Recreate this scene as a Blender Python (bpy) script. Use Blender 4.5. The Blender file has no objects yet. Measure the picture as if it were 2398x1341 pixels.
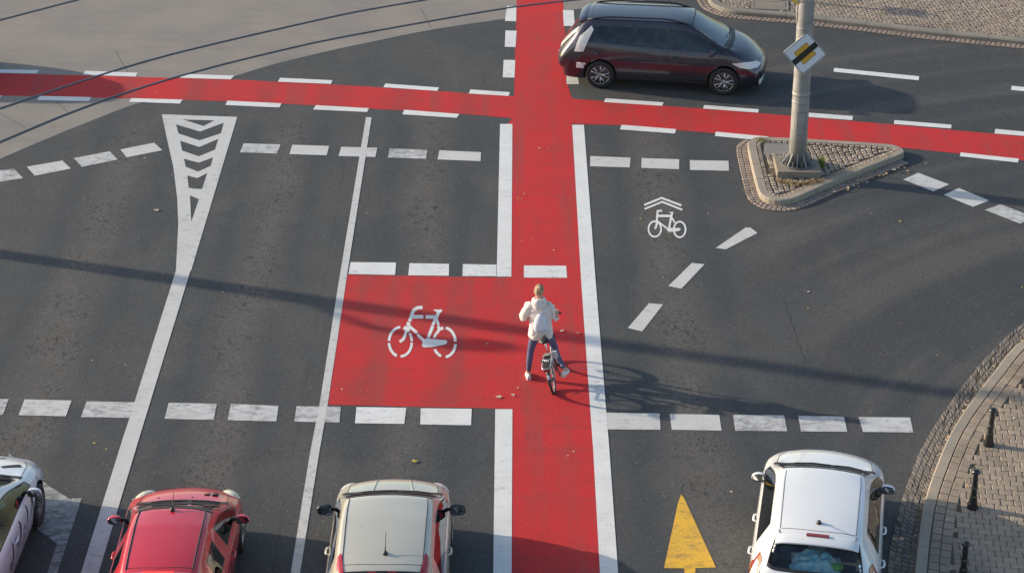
import bpy, bmesh, math, random
import numpy as np
from mathutils import Vector, Matrix, noise
from mathutils.bvhtree import BVHTree
from mathutils.geometry import tessellate_polygon
random.seed(7)
R = math.radians
scene = bpy.context.scene
C = scene.collection

# ---------------------------------------------------------------- camera, sky, sun
CAM_H = 17.8; PITCH = R(27.4); FPX = 4820.0; PW = 2398.0; PCX = 1199.0; PCY = 670.5
cam_d = bpy.data.cameras.new('camera'); cam = bpy.data.objects.new('camera', cam_d); C.objects.link(cam)
cam.location = (0, 0, CAM_H); cam.rotation_euler = (R(90) - PITCH, 0, 0)
cam_d.sensor_width = 36; cam_d.lens = 36 * FPX / PW; cam_d.clip_end = 3000; cam_d.clip_start = .5
scene.camera = cam
SUN_EL = R(16.8); SHADOW_AZ = R(-17)                     # light travels along (cos az, sin az)
w = bpy.data.worlds.new('World'); scene.world = w; w.use_nodes = True
nt = w.node_tree; nt.nodes.clear()
sky = nt.nodes.new('ShaderNodeTexSky'); sky.sky_type = 'NISHITA'; sky.sun_disc = False
sky.sun_elevation = SUN_EL
sx, sy = -math.cos(SHADOW_AZ), -math.sin(SHADOW_AZ)      # towards the sun
sky.sun_rotation = math.atan2(sx, sy)
sky.altitude = 100; sky.air_density = 1.0; sky.dust_density = 1.6; sky.ozone_density = 1.0
bg = nt.nodes.new('ShaderNodeBackground'); bg.inputs[1].default_value = .135
ow = nt.nodes.new('ShaderNodeOutputWorld')
nt.links.new(sky.outputs[0], bg.inputs[0]); nt.links.new(bg.outputs[0], ow.inputs[0])
ld = bpy.data.lights.new('sun', 'SUN'); ld.energy = 3.6; ld.angle = R(.6); ld.color = (1, .865, .67)
lo = bpy.data.objects.new('sun', ld); C.objects.link(lo)
Ldir = Vector((math.cos(SHADOW_AZ) * math.cos(SUN_EL), math.sin(SHADOW_AZ) * math.cos(SUN_EL), -math.sin(SUN_EL)))
lo.rotation_euler = Ldir.to_track_quat('-Z', 'Y').to_euler(); lo.location = (-30, 40, 30)
scene.view_settings.view_transform = 'Standard'; scene.view_settings.look = 'None'
scene.view_settings.gamma = 1; scene.view_settings.exposure = .76
scene.render.engine = 'CYCLES'

# ---------------------------------------------------------------- helpers
def G(px, py, z=0.0):
    """point of the horizontal plane at height z seen at photo pixel (px, py)"""
    u = (px - PCX) / FPX; v = (py - PCY) / FPX
    dy = math.cos(PITCH) - v * math.sin(PITCH); dz = -math.sin(PITCH) - v * math.cos(PITCH)
    t = (z - CAM_H) / dz
    return Vector((u * t, dy * t, z))
def Zm(ox, oy, s, pts):                                   # coordinates read from an enlarged crop
    return [(ox + x / s, oy + y / s) for x, y in pts]

def link(o, parent=None):
    C.objects.link(o)
    if parent is not None: o.parent = parent
    return o
def tag(o, label=None, cat=None, group=None, kind=None):
    if label: o['label'] = label
    if cat: o['category'] = cat
    if group: o['group'] = group
    if kind: o['kind'] = kind
    return o
def empty(name, loc=(0, 0, 0), rz=0.0):
    o = bpy.data.objects.new(name, None); o.empty_display_size = .2
    o.location = loc; o.rotation_euler = (0, 0, rz); return link(o)
def copy_tree(o, parent=None):
    c = o.copy(); C.objects.link(c); c.parent = parent
    for ch in list(o.children): copy_tree(ch, c)
    return c

class MB:
    def __init__(s): s.v = []; s.f = []; s.m = []
    def add(s, verts, faces, mi=0):
        b = len(s.v); s.v.extend([tuple(p) for p in verts])
        for f in faces: s.f.append(tuple(b + i for i in f)); s.m.append(mi)
    def box(s, c, d, M=None, mi=0):
        x, y, z = d[0] / 2, d[1] / 2, d[2] / 2
        vs = [Vector((a * x, b * y, e * z)) for a in (-1, 1) for b in (-1, 1) for e in (-1, 1)]
        if M is not None: vs = [M @ p for p in vs]
        vs = [p + Vector(c) for p in vs]
        s.add(vs, [(0, 1, 3, 2), (4, 6, 7, 5), (0, 4, 5, 1), (2, 3, 7, 6), (0, 2, 6, 4), (1, 5, 7, 3)], mi)
    def tube(s, pts, rad, n=10, mi=0, cap=True):
        pts = [Vector(p) for p in pts]
        if not isinstance(rad, (list, tuple)): rad = [rad] * len(pts)
        up = Vector((0, 0, 1)); rings = []; prev = None
        for i, p in enumerate(pts):
            t = (pts[min(i + 1, len(pts) - 1)] - pts[max(i - 1, 0)]).normalized()
            if prev is None:
                a = t.cross(up)
                if a.length < 1e-3: a = t.cross(Vector((1, 0, 0)))
            else: a = prev - t * prev.dot(t)
            a.normalize(); prev = a; b = t.cross(a)
            rings.append([p + (a * math.cos(2 * math.pi * k / n) + b * math.sin(2 * math.pi * k / n)) * rad[i] for k in range(n)])
        vs = [q for r in rings for q in r]; fs = []
        for i in range(len(pts) - 1):
            for k in range(n):
                fs.append((i * n + k, i * n + (k + 1) % n, (i + 1) * n + (k + 1) % n, (i + 1) * n + k))
        if cap: fs.append(tuple(range(n))[::-1]); fs.append(tuple((len(pts) - 1) * n + k for k in range(n)))
        s.add(vs, fs, mi)
    def lathe(s, prof, n=24, M=None, mi=0, c=(0, 0, 0)):   # prof: (radius, z)
        vs = []
        for r, z in prof:
            for k in range(n):
                a = 2 * math.pi * k / n; p = Vector((r * math.cos(a), r * math.sin(a), z))
                vs.append((M @ p if M is not None else p) + Vector(c))
        fs = []
        for i in range(len(prof) - 1):
            for k in range(n): fs.append((i * n + k, i * n + (k + 1) % n, (i + 1) * n + (k + 1) % n, (i + 1) * n + k))
        fs.append(tuple(range(n))[::-1]); fs.append(tuple((len(prof) - 1) * n + k for k in range(n)))
        s.add(vs, fs, mi)
    def ball(s, c, r, n=16, m=10, M=None, mi=0):
        r = r if isinstance(r, (tuple, list)) else (r, r, r)
        vs = []; fs = []
        for i in range(m + 1):
            th = math.pi * i / m
            for k in range(n):
                a = 2 * math.pi * k / n
                p = Vector((r[0] * math.sin(th) * math.cos(a), r[1] * math.sin(th) * math.sin(a), r[2] * math.cos(th)))
                vs.append((M @ p if M is not None else p) + Vector(c))
        for i in range(m):
            for k in range(n): fs.append((i * n + k, (i + 1) * n + k, (i + 1) * n + (k + 1) % n, i * n + (k + 1) % n))
        s.add(vs, fs, mi)
    def prism(s, poly, z0, z1, mi=0):                      # poly: list of (x, y)
        n = len(poly)
        vs = [(p[0], p[1], z0) for p in poly] + [(p[0], p[1], z1) for p in poly]
        fs = [tuple(range(n))[::-1], tuple(range(n, 2 * n))] + [(i, (i + 1) % n, n + (i + 1) % n, n + i) for i in range(n)]
        s.add(vs, fs, mi)
    def sheet(s, polys, z, mi=0):                          # polys: outer, holes...
        t = tessellate_polygon([[Vector((p[0], p[1], 0)) for p in q] for q in polys])
        vs = [(p[0], p[1], z) for q in polys for p in q]
        fs = []
        for a, b, c in t:
            A, B, D = Vector(vs[a]), Vector(vs[b]), Vector(vs[c])
            fs.append((a, b, c) if (B - A).cross(D - A).z > 0 else (a, c, b))
        s.add(vs, fs, mi)
    def build(s, name, mats, parent=None, smooth=False, bevel=0, merge=False):
        me = bpy.data.meshes.new(name); me.from_pydata(s.v, [], s.f)
        if not isinstance(mats, (list, tuple)): mats = [mats]
        for m in mats: me.materials.append(m)
        if len(mats) > 1: me.polygons.foreach_set('material_index', s.m)
        if merge:
            bm = bmesh.new(); bm.from_mesh(me); bmesh.ops.remove_doubles(bm, verts=bm.verts, dist=1e-5)
            bmesh.ops.recalc_face_normals(bm, faces=bm.faces); bm.to_mesh(me); bm.free()
        me.polygons.foreach_set('use_smooth', [smooth] * len(me.polygons)); me.update()
        o = bpy.data.objects.new(name, me); link(o, parent)
        if bevel:
            b = o.modifiers.new('bevel', 'BEVEL'); b.width = bevel; b.segments = 2; b.limit_method = 'ANGLE'; b.angle_limit = R(40)
        return o

def eval_mesh(o):
    dg = bpy.context.evaluated_depsgraph_get(); dg.update()
    return bpy.data.meshes.new_from_object(o.evaluated_get(dg), depsgraph=dg)

# ---------------------------------------------------------------- materials
class N:
    def __init__(s, name):
        s.m = bpy.data.materials.new(name); s.m.use_nodes = True; s.t = s.m.node_tree
        s.p = s.t.nodes['Principled BSDF']; s.out = s.t.nodes['Material Output']
    def n(s, typ, ins=None, **kw):
        x = s.t.nodes.new('ShaderNode' + typ)
        for k, v in kw.items(): setattr(x, k, v)
        if ins:
            for k, v in ins.items(): s.set(x.inputs[k], v)
        return x
    def set(s, sock, v):
        if isinstance(v, bpy.types.NodeSocket): s.t.links.new(v, sock)
        elif isinstance(v, bpy.types.Node): s.t.links.new(v.outputs[0], sock)
        else:
            if sock.type == 'RGBA' and len(v) == 3: v = (*v, 1)
            sock.default_value = v
    def coord(s): return s.n('NewGeometry').outputs['Position']
    def obj(s): return s.n('TexCoord').outputs['Object']
    def noise(s, vec, scale, detail=3, rough=.55, dist=0):
        return s.n('TexNoise', {'Vector': vec, 'Scale': scale, 'Detail': detail, 'Roughness': rough, 'Distortion': dist}).outputs['Fac']
    def stretch(s, vec, sc, rot=(0, 0, 0)):
        return s.n('Mapping', {'Vector': vec, 'Scale': sc, 'Rotation': rot}).outputs[0]
    def ramp(s, f, a, b, lo=0.0, hi=1.0):
        return s.n('MapRange', {'Value': f, 'From Min': a, 'From Max': b, 'To Min': lo, 'To Max': hi}).outputs[0]
    def math(s, op, a, b=0.0, c=0.0):
        x = s.n('Math', operation=op); s.set(x.inputs[0], a); s.set(x.inputs[1], b); s.set(x.inputs[2], c); return x.outputs[0]
    def mix(s, f, a, b, mode='MIX'):
        x = s.n('Mix', data_type='RGBA', blend_type=mode); s.set(x.inputs[0], f); s.set(x.inputs[6], a); s.set(x.inputs[7], b)
        return x.outputs[2]
    def scale(s, col, f):
        return s.n('VectorMath', {0: col, 3: f}, operation='SCALE').outputs[0]
    def bump(s, h, strength=.3, dist=.01):
        s.set(s.p.inputs['Normal'], s.n('Bump', {'Height': h, 'Strength': strength, 'Distance': dist}).outputs[0])
    def base(s, v): s.set(s.p.inputs['Base Color'], v); return s
    def prop(s, **kw):
        for k, v in kw.items(): s.set(s.p.inputs[k.replace('_', ' ')], v)
        return s

def simple(name, col, rough=.5, metal=0.0, coat=0.0, vary=.08, scale=6.0, **kw):
    n = N(name); f = n.noise(n.obj(), scale, 4)
    n.base(n.scale(n.n('RGB').outputs[0], 1.0)); n.t.nodes.remove(n.p.inputs['Base Color'].links[0].from_node)
    rgb = n.n('RGB'); rgb.outputs[0].default_value = (*col, 1)
    n.base(n.scale(rgb.outputs[0], n.ramp(f, .3, .7, 1 - vary, 1 + vary)))
    n.prop(Roughness=n.ramp(f, .3, .7, max(.02, rough - .05), min(1, rough + .05)), Metallic=metal)
    if coat: n.prop(Coat_Weight=coat, Coat_Roughness=.04)
    n.prop(**kw); return n.m

def gauss(n, x, c, wd):
    d = n.math('DIVIDE', n.math('SUBTRACT', x, c), wd)
    return n.math('POWER', 2.718, n.math('MULTIPLY', n.math('MULTIPLY', d, d), -1.0))

def asphalt_nodes(n):
    P = n.coord(); sep = n.n('SeparateXYZ', {0: P}); X, Y = sep.outputs[0], sep.outputs[1]
    big = n.noise(P, .35, 3); mid = n.noise(P, 2.2, 4, .6)
    col = n.mix(n.ramp(big, .38, .62), (.055, .060, .064), (.070, .0695, .068))
    # oil and dirt strip down the middle of each lane, polished wheel tracks beside it
    wob = n.ramp(n.noise(n.stretch(P, (1, .25, 1)), .8, 2), .3, .7, -.15, .15)
    Xw = n.math('ADD', X, wob)
    strips = None
    for c, wd in ((-8.15, .55), (-4.88, .42), (-1.76, .40), (3.0, .45)):
        g = gauss(n, Xw, c, wd); strips = g if strips is None else n.math('MAXIMUM', strips, g)
    ymask = n.math('MULTIPLY', n.ramp(Y, 43.5, 41.5), n.ramp(X, 5.0, 4.0))
    strips = n.math('MULTIPLY', strips, ymask)
    ms = n.ramp(mid, .3, .7, .45, 1)
    col = n.mix(n.math('MULTIPLY', strips, n.math('MULTIPLY', ms, .95)), col, (.108, .100, .092))
    tracks = None
    for c in (-8.95, -7.35, -5.65, -4.15, -2.55, -1.0, 2.1, 3.9):
        g = gauss(n, Xw, c, .26); tracks = g if tracks is None else n.math('MAXIMUM', tracks, g)
    col = n.mix(n.math('MULTIPLY', n.math('MULTIPLY', tracks, ymask), .62), col, (.044, .050, .056))
    # droplets and blotches inside the strips
    bl = n.math('MAXIMUM', n.math('SUBTRACT', n.noise(n.stretch(P, (1, .62, 1)), 8.0, 3, .55), .025), n.math('SUBTRACT', n.noise(n.stretch(P, (1, .62, 1)), 17.0, 2, .6), .01))
    blot = n.math('MULTIPLY', n.ramp(bl, .565, .605), n.ramp(strips, .15, .6))
    blot = n.math('MULTIPLY', blot, n.ramp(n.noise(P, .6, 2), .42, .58, .35, 1))
    col = n.mix(n.math('MULTIPLY', blot, .85), col, (.034, .032, .031))
    # pale dust in patches
    seam_ = n.math('ABSOLUTE', n.math('SUBTRACT', n.math('ADD', X, n.ramp(n.noise(P, 3, 3), .3, .7, -.03, .03)), -3.55)); seam_ = n.math('MULTIPLY', n.ramp(seam_, .014, .006), n.ramp(n.noise(P, .8, 2), .42, .55)); seam_ = n.math('MULTIPLY', seam_, n.ramp(Y, 42.0, 41.8))
    col = n.mix(n.math('MULTIPLY', seam_, .6), col, (.035, .034, .033))
    dust = n.ramp(n.noise(n.stretch(P, (1, .45, 1)), .9, 5, .65), .52, .72)
    col = n.mix(n.math('MULTIPLY', dust, .35), col, (.13, .115, .10))
    # greyer dusty apron around the island and the mouth of the slip road
    ap = n.math('MULTIPLY', gauss(n, X, 6.4, 2.2), gauss(n, Y, 36.6, 1.6)); ap = n.math('MULTIPLY', ap, n.ramp(n.noise(P, 1.1, 5, .65), .35, .65))
    col = n.mix(n.math('MULTIPLY', ap, .5), col, (.135, .12, .108))
    rad = n.math('SQRT', n.math('ADD', n.math('POWER', n.math('SUBTRACT', X, 16.5), 2.0), n.math('POWER', n.math('SUBTRACT', Y, 24.0), 2.0)))
    arcs = n.noise(n.n('CombineXYZ', {0: n.math('MULTIPLY', rad, 1.1), 1: n.math('MULTIPLY', Y, .08)}).outputs[0], 1.0, 3, .5)
    am = n.ramp(X, 4.0, 6.0)
    col = n.mix(n.math('MULTIPLY', n.math('MULTIPLY', n.ramp(arcs, .44, .58), am), .6), col, (.040, .043, .047))
    col = n.mix(n.math('MULTIPLY', n.math('MULTIPLY', n.ramp(arcs, .46, .36), am), .5), col, (.092, .086, .080))
    # dark speckles everywhere, pale chips of stone
    sp = n.ramp(n.noise(P, 5.0, 5, .75), .62, .72)
    col = n.mix(n.math('MULTIPLY', sp, .35), col, (.045, .043, .042))
    ag = n.n('TexVoronoi', {'Vector': P, 'Scale': 55.0})
    agc = n.n('SeparateColor', {0: ag.outputs['Color']}).outputs[0]
    grain = n.math('ADD', n.ramp(agc, 0, 1, .74, 1.26), n.ramp(n.noise(P, 24, 3, .8), .3, .7, -.16, .16))
    col = n.scale(col, grain)
    chip = n.math('MULTIPLY', n.ramp(agc, .985, .993), n.ramp(n.noise(P, 3.0, 2), .45, .6))
    col = n.mix(n.math('MULTIPLY', chip, .55), col, (.30, .28, .25))
    # hairline cracks
    vc = n.n('TexVoronoi', {'Vector': n.n('VectorMath', {0: P, 1: n.n('VectorMath', {0: n.n('TexNoise', {'Vector': P, 'Scale': 2.0, 'Detail': 4}).outputs['Color'], 3: 1.4}, operation='SCALE').outputs[0]}, operation='ADD').outputs[0], 'Scale': .22}, feature='DISTANCE_TO_EDGE').outputs['Distance']
    crack = n.math('MULTIPLY', n.ramp(vc, .0022, .0008), n.ramp(n.noise(P, .35, 2), .56, .62))
    col = n.mix(n.math('MULTIPLY', crack, .8), col, (.025, .024, .023))
    return P, X, Y, col, agc
def asphalt():
    n = N('asphalt'); P, X, Y, col, agc = asphalt_nodes(n)
    n.base(col); n.prop(Roughness=n.ramp(n.noise(P, 1.5, 3), .3, .7, .72, .9), Specular_IOR_Level=.35)
    n.bump(n.math('ADD', agc, n.noise(P, 22, 3)), .28, .012); return n.m

def paint(name, col, wear, dirt=.2, tint=(.40, .39, .36)):
    """road paint: wear 0..1 lets asphalt through in rubbed patches"""
    n = N(name); P = n.coord()
    a = n.noise(n.stretch(P, (1, 1.7, 1)), 4.5, 6, .75); b = n.noise(P, 45, 3, .7); c = n.noise(P, .45, 2)
    v = n.math('ADD', n.math('ADD', n.math('MULTIPLY', a, .62), n.math('MULTIPLY', b, .30)), n.math('MULTIPLY', c, .22))
    th = .52 + .0 - wear * .16 + .16
    m = n.ramp(v, th - .04, th + .13, 0, .85)
    base = n.mix(n.ramp(n.noise(P, 1.6, 5, .65), .35, .75, 0, dirt), col, tint)
    fine = n.ramp(n.noise(P, 30, 2), .3, .7, .95, 1.05)
    base = n.scale(base, fine)
    # thin cross cracks
    cr = n.noise(n.stretch(P, (1.2, 9, 1)), 2.6, 3, .5)
    line = n.math('MULTIPLY', n.ramp(n.math('ABSOLUTE', n.math('SUBTRACT', cr, .5)), .008, .002), n.ramp(n.noise(P, 2.0, 2), .50, .6))
    base = n.mix(n.math('MULTIPLY', line, .35), base, (.20, .19, .18))
    ag = n.n('SeparateColor', {0: n.n('TexVoronoi', {'Vector': P, 'Scale': 55.0}).outputs['Color']}).outputs[0]
    under = n.scale(n.mix(.5, (.085, .082, .078), (.075, .08, .085)), n.ramp(ag, 0, 1, .75, 1.25))
    n.base(n.mix(m, base, under)); n.prop(Roughness=.62, Specular_IOR_Level=.4)
    n.bump(n.noise(P, 40, 2), .12, .006); return n.m

def red_surface():
    n = N('red_surfacing'); P = n.coord()
    base = n.mix(n.ramp(n.noise(P, .8, 4, .6), .35, .68), (.53, .027, .029), (.45, .033, .034))
    st = n.noise(n.stretch(P, (.22, 1.9, 1)), 2.2, 4, .6)          # cross-ways roller joints
    base = n.mix(n.ramp(st, .52, .72, 0, .45), base, (.31, .042, .042))
    st2 = n.noise(n.stretch(P, (1.5, .12, 1)), 1.6, 3, .55)        # rubbed wheel tracks along the lanes
    base = n.mix(n.ramp(st2, .50, .68, 0, .55), base, (.27, .060, .055))
    base = n.mix(n.ramp(n.noise(P, 14, 4, .75), .62, .74, 0, .5), base, (.25, .03, .03))
    base = n.mix(n.ramp(n.noise(P, 5, 5, .8), .66, .74, 0, .35), base, (.56, .16, .14))
    ag = n.n('SeparateColor', {0: n.n('TexVoronoi', {'Vector': P, 'Scale': 60.0}).outputs['Color']}).outputs[0]
    base = n.scale(base, n.ramp(ag, 0, 1, .86, 1.14))
    sep = n.n('SeparateXYZ', {0: P}); X = n.math('ADD', sep.outputs[0], n.ramp(n.noise(P, .9, 2), .3, .7, -.2, .2)); tr = None
    for c in (-8.9, -7.3, -5.6, -4.1, -2.5, -1.0, 2.2, 3.8): g = gauss(n, X, c, .28); tr = g if tr is None else n.math('MAXIMUM', tr, g)
    tr = n.math('MULTIPLY', tr, n.ramp(n.noise(P, 1.4, 4, .6), .35, .65, .3, 1))
    base = n.mix(n.math('MULTIPLY', tr, .6), base, (.24, .050, .048))
    gr_ = n.noise(n.stretch(P, (1, .5, 1)), 3.0, 6, .75); base = n.mix(n.ramp(gr_, .56, .70, 0, .40), base, (.24, .045, .042))
    n.base(base); n.prop(Roughness=.8, Specular_IOR_Level=.25); n.bump(ag, .2, .008); return n.m

def concrete(name, a, b, sc=1.0, grain=.10, coordw=True, stain=.3, cracks=False):
    n = N(name); P = n.coord() if coordw else n.obj()
    c = n.mix(n.ramp(n.noise(P, .6 * sc, 4, .6), .35, .65), a, b)
    c = n.mix(n.ramp(n.noise(n.stretch(P, (.5, 2.2, 1), (0, 0, .35)), 1.3 * sc, 5, .65), .5, .75, 0, stain), c, tuple(x * .55 for x in a))
    ag = n.noise(P, 38 * sc, 3, .75)
    c = n.scale(c, n.ramp(ag, .25, .75, 1 - grain, 1 + grain))
    if cracks:
        vc = n.n('TexVoronoi', {'Vector': n.n('VectorMath', {0: P, 1: n.scale(n.n('TexNoise', {'Vector': P, 'Scale': 1.6, 'Detail': 4}).outputs['Color'], .8)}, operation='ADD').outputs[0], 'Scale': .30}, feature='DISTANCE_TO_EDGE').outputs['Distance']
        c = n.mix(n.math('MULTIPLY', n.ramp(vc, .005, .0015), .16), c, (.09, .085, .08))
    n.base(c); n.prop(Roughness=.85, Specular_IOR_Level=.3); n.bump(ag, .2, .008); return n.m

def stones(name, cols, island=True, grain=.18, moss=0.0):
    """per-stone colour from the random value of every loose piece"""
    n = N(name); P = n.coord(); rnd = n.n('NewGeometry').outputs['Random Per Island']
    r = n.n('ValToRGB'); n.set(r.inputs[0], rnd); r.color_ramp.interpolation = 'CONSTANT'
    while len(r.color_ramp.elements) < len(cols): r.color_ramp.elements.new(.5)
    for i, c in enumerate(cols):
        r.color_ramp.elements[i].position = i / len(cols); r.color_ramp.elements[i].color = (*c, 1)
    g = n.noise(P, 26, 4, .7)
    c = n.scale(r.outputs[0], n.ramp(g, .3, .7, 1 - grain, 1 + grain))
    c = n.mix(n.ramp(n.noise(P, 1.3, 4, .6), .48, .7, 0, .5), c, tuple(x * .55 for x in cols[0]))
    if moss: c = n.mix(n.ramp(n.noise(P, 2.0, 4, .7), .56, .68, 0, moss), c, (.16, .14, .045))
    n.base(c); n.prop(Roughness=.85, Specular_IOR_Level=.3); n.bump(g, .3, .006); return n.m

def car_paint(name, col, metal=.0, rough=.28, dirt=.12, coat=1.0):
    n = N(name); P = n.obj()
    fl = n.n('SeparateColor', {0: n.n('TexVoronoi', {'Vector': P, 'Scale': 260.0}).outputs['Color']}).outputs[0]
    rgb = n.n('RGB'); rgb.outputs[0].default_value = (*col, 1)
    c = n.scale(rgb.outputs[0], n.ramp(fl, 0, 1, 1 - .12 * metal, 1 + .12 * metal))
    c = n.mix(n.ramp(n.noise(P, 2.5, 5, .7), .45, .8, 0, dirt), c, (.20, .18, .155))
    n.base(c); n.prop(Metallic=metal, Roughness=n.ramp(n.noise(P, 4, 4), .3, .7, rough, rough + .1), Coat_Weight=coat, Coat_Roughness=.05)
    n.bump(n.noise(P, 1.8, 2), .03, .02)
    return n.m

def glass(name, tint=(.55, .62, .60), dark=.35, lo=.03):
    n = N(name)
    tr = n.n('BsdfTransparent', {0: tuple(x * dark for x in tint)}); gl = n.n('BsdfGlossy', {0: (.9, .95, 1), 'Roughness': .03})
    fr = n.n('Fresnel', {'IOR': 1.5}); f = n.ramp(fr, 0, 1, lo, .95)
    P = n.obj(); f = n.math('ADD', f, n.ramp(n.noise(P, 5, 4), .4, .8, 0, .04))
    mx = n.n('MixShader', {0: f, 1: tr.outputs[0], 2: gl.outputs[0]})
    n.t.links.new(mx.outputs[0], n.out.inputs[0]); return n.m

M = {}
M['asphalt'] = asphalt()
M['white'] = paint('white_road_paint', (.70, .70, .69), .10, .30)
M['white_old'] = paint('old_white_road_paint', (.56, .555, .54), .22, .4)
M['white_worn'] = paint('worn_white_road_paint', (.56, .56, .555), .62, .55)
M['white_gone'] = paint('rubbed_white_road_paint', (.44, .45, .45), 1.0, .6, tint=(.2, .2, .2))
M['yellow'] = paint('yellow_road_paint', (.72, .42, .035), .38, .45, tint=(.45, .30, .08))
M['orange_old'] = paint('orange_trial_paint', (.50, .26, .05), 1.5, .3, tint=(.3, .2, .08))
M['red'] = red_surface()
M['bed'] = concrete('tram_bed_concrete', (.275, .242, .208), (.225, .207, .19), 1, .14, cracks=True, stain=.35)
M['edge_strip'] = concrete('edge_strip_concrete', (.27, .25, .225), (.21, .20, .185), 1, .12)
M['kerb'] = concrete('kerb_stone', (.37, .31, .24), (.29, .25, .205), 1.5, .10)
M['kerb_far'] = concrete('kerb_stone_weathered', (.27, .24, .20), (.20, .185, .16), 1.5, .14)
M['plinth'] = concrete('plinth_concrete', (.26, .22, .175), (.21, .185, .155), 2, .12)
M['joint'] = concrete('joint_sand', (.085, .070, .052), (.13, .105, .075), 3, .3)
M['joint_light'] = concrete('pale_joint_sand', (.15, .125, .095), (.11, .095, .075), 3, .3)
M['cobble'] = stones('granite_cobbles', [(.32, .26, .205), (.37, .30, .235), (.29, .24, .20), (.40, .33, .26), (.34, .255, .21)], moss=.25)
M['cobble_pink'] = stones('pink_gutter_cobbles', [(.30, .235, .195), (.33, .26, .21), (.28, .23, .195), (.32, .24, .20)])
M['cobble_grey'] = stones('grey_gutter_cobbles', [(.19, .168, .148), (.225, .195, .165), (.17, .152, .138), (.24, .205, .17)])
M['paver'] = stones('interlocking_pavers', [(.31, .25, .19), (.335, .265, .20), (.29, .235, .18), (.35, .275, .21)])
M['steel_rail'] = simple('rail_steel', (.15, .15, .16), .38, .9, vary=.2, scale=3)
M['groove'] = simple('rail_groove_dirt', (.03, .028, .026), .8)
M['galv'] = simple('galvanised_steel', (.34, .335, .32), .5, .35, vary=.16, scale=4)
M['galv_dark'] = simple('dull_steel', (.16, .155, .15), .5, .5, vary=.2)
M['black_iron'] = simple('black_iron_paint', (.012, .013, .014), .28, 0, .5)
M['black_plastic'] = simple('black_plastic', (.018, .018, .019), .45)
M['rubber'] = simple('tyre_rubber', (.016, .016, .017), .75)
M['seam'] = simple('panel_gap', (.03, .03, .03), .7)
M['alloy'] = simple('alloy_rim', (.42, .43, .44), .3, .85)
M['chrome'] = simple('bright_metal', (.62, .63, .64), .15, 1.0, vary=.03)
M['mirror'] = simple('mirror_glass', (.75, .78, .80), .03, 1.0, vary=.02)
M['glass'] = glass('tinted_car_glass', dark=.62)
M['glass_dark'] = glass('dark_car_glass', (.35, .42, .48), .28)
M['glass_front'] = glass('reflecting_windscreen', (.6, .75, .7), .7, .16)
M['glass_clear'] = glass('clear_car_glass', (.8, .9, .85), .85)
M['lamp_clear'] = simple('lamp_lens', (.72, .72, .68), .12, 0, 1)
M['lamp_cream'] = simple('hazy_headlamp_lens', (.62, .56, .43), .2, 0, 1)
M['lamp_red'] = simple('red_lamp_lens', (.38, .012, .018), .15, 0, 1)
M['lamp_dark_red'] = simple('dark_red_lamp_lens', (.24, .02, .018), .2, 0, 1)
n_ = N('lit_red_lamp'); n_.base((.5, .02, .02)); n_.prop(Emission_Color=(1, .03, .02, 1), Emission_Strength=1.2); M['lamp_lit'] = n_.m
M['interior'] = simple('dark_cabin_trim', (.035, .034, .033), .8)
M['seat_grey'] = simple('grey_seat_fabric', (.10, .10, .10), .9)
# ---------------------------------------------------------------- ground and road
def poly_px(pts): return [G(x, y) for x, y in pts]
def smooth_curve(pts, step=.25, closed=False):
    """Catmull-Rom through world points, resampled"""
    P = [Vector((p[0], p[1], 0)) for p in pts]; out = []; n = len(P)
    rng = range(n if closed else n - 1)
    for i in rng:
        if closed: a, b, c, d = P[(i - 1) % n], P[i], P[(i + 1) % n], P[(i + 2) % n]
        else: a, b, c, d = P[max(i - 1, 0)], P[i], P[i + 1], P[min(i + 2, n - 1)]
        k = max(1, int((c - b).length / step))
        for j in range(k):
            t = j / k
            out.append(.5 * ((2 * b) + (-a + c) * t + (2 * a - 5 * b + 4 * c - d) * t * t + (-a + 3 * b - 3 * c + d) * t ** 3))
    if not closed: out.append(P[-1])
    return out
def extend(pts, d0, d1):
    a = pts[0] + (pts[0] - pts[min(4, len(pts) - 1)]).normalized() * d0
    b = pts[-1] + (pts[-1] - pts[max(-5, -len(pts))]).normalized() * d1
    return [a] + pts + [b]
def offset(path, d, closed=False):
    """shift to the left of travel by d"""
    out = []; n = len(path)
    for i, p in enumerate(path):
        if closed: t = path[(i + 1) % n] - path[(i - 1) % n]
        else: t = path[min(i + 1, n - 1)] - path[max(i - 1, 0)]
        t = Vector((t.x, t.y, 0)).normalized(); out.append(p + Vector((-t.y, t.x, 0)) * d)
    return out
def resample(path, step, closed=False):
    P = list(path) + ([path[0]] if closed else [])
    L = [0]
    for i in range(1, len(P)): L.append(L[-1] + (P[i] - P[i - 1]).length)
    n = max(2, int(round(L[-1] / step))); out = []; j = 0
    for k in range(n if closed else n + 1):
        s = L[-1] * k / n
        while j < len(P) - 2 and L[j + 1] < s: j += 1
        t = (s - L[j]) / max(1e-9, L[j + 1] - L[j]); out.append(P[j].lerp(P[j + 1], t))
    return out
def ribbon(mb, left, right, z, mi=0):
    n = min(len(left), len(right)); vs = []
    for i in range(n): vs += [(left[i].x, left[i].y, z), (right[i].x, right[i].y, z)]
    mb.add(vs, [(2 * i, 2 * i + 1, 2 * i + 3, 2 * i + 2) for i in range(n - 1)], mi)
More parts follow.
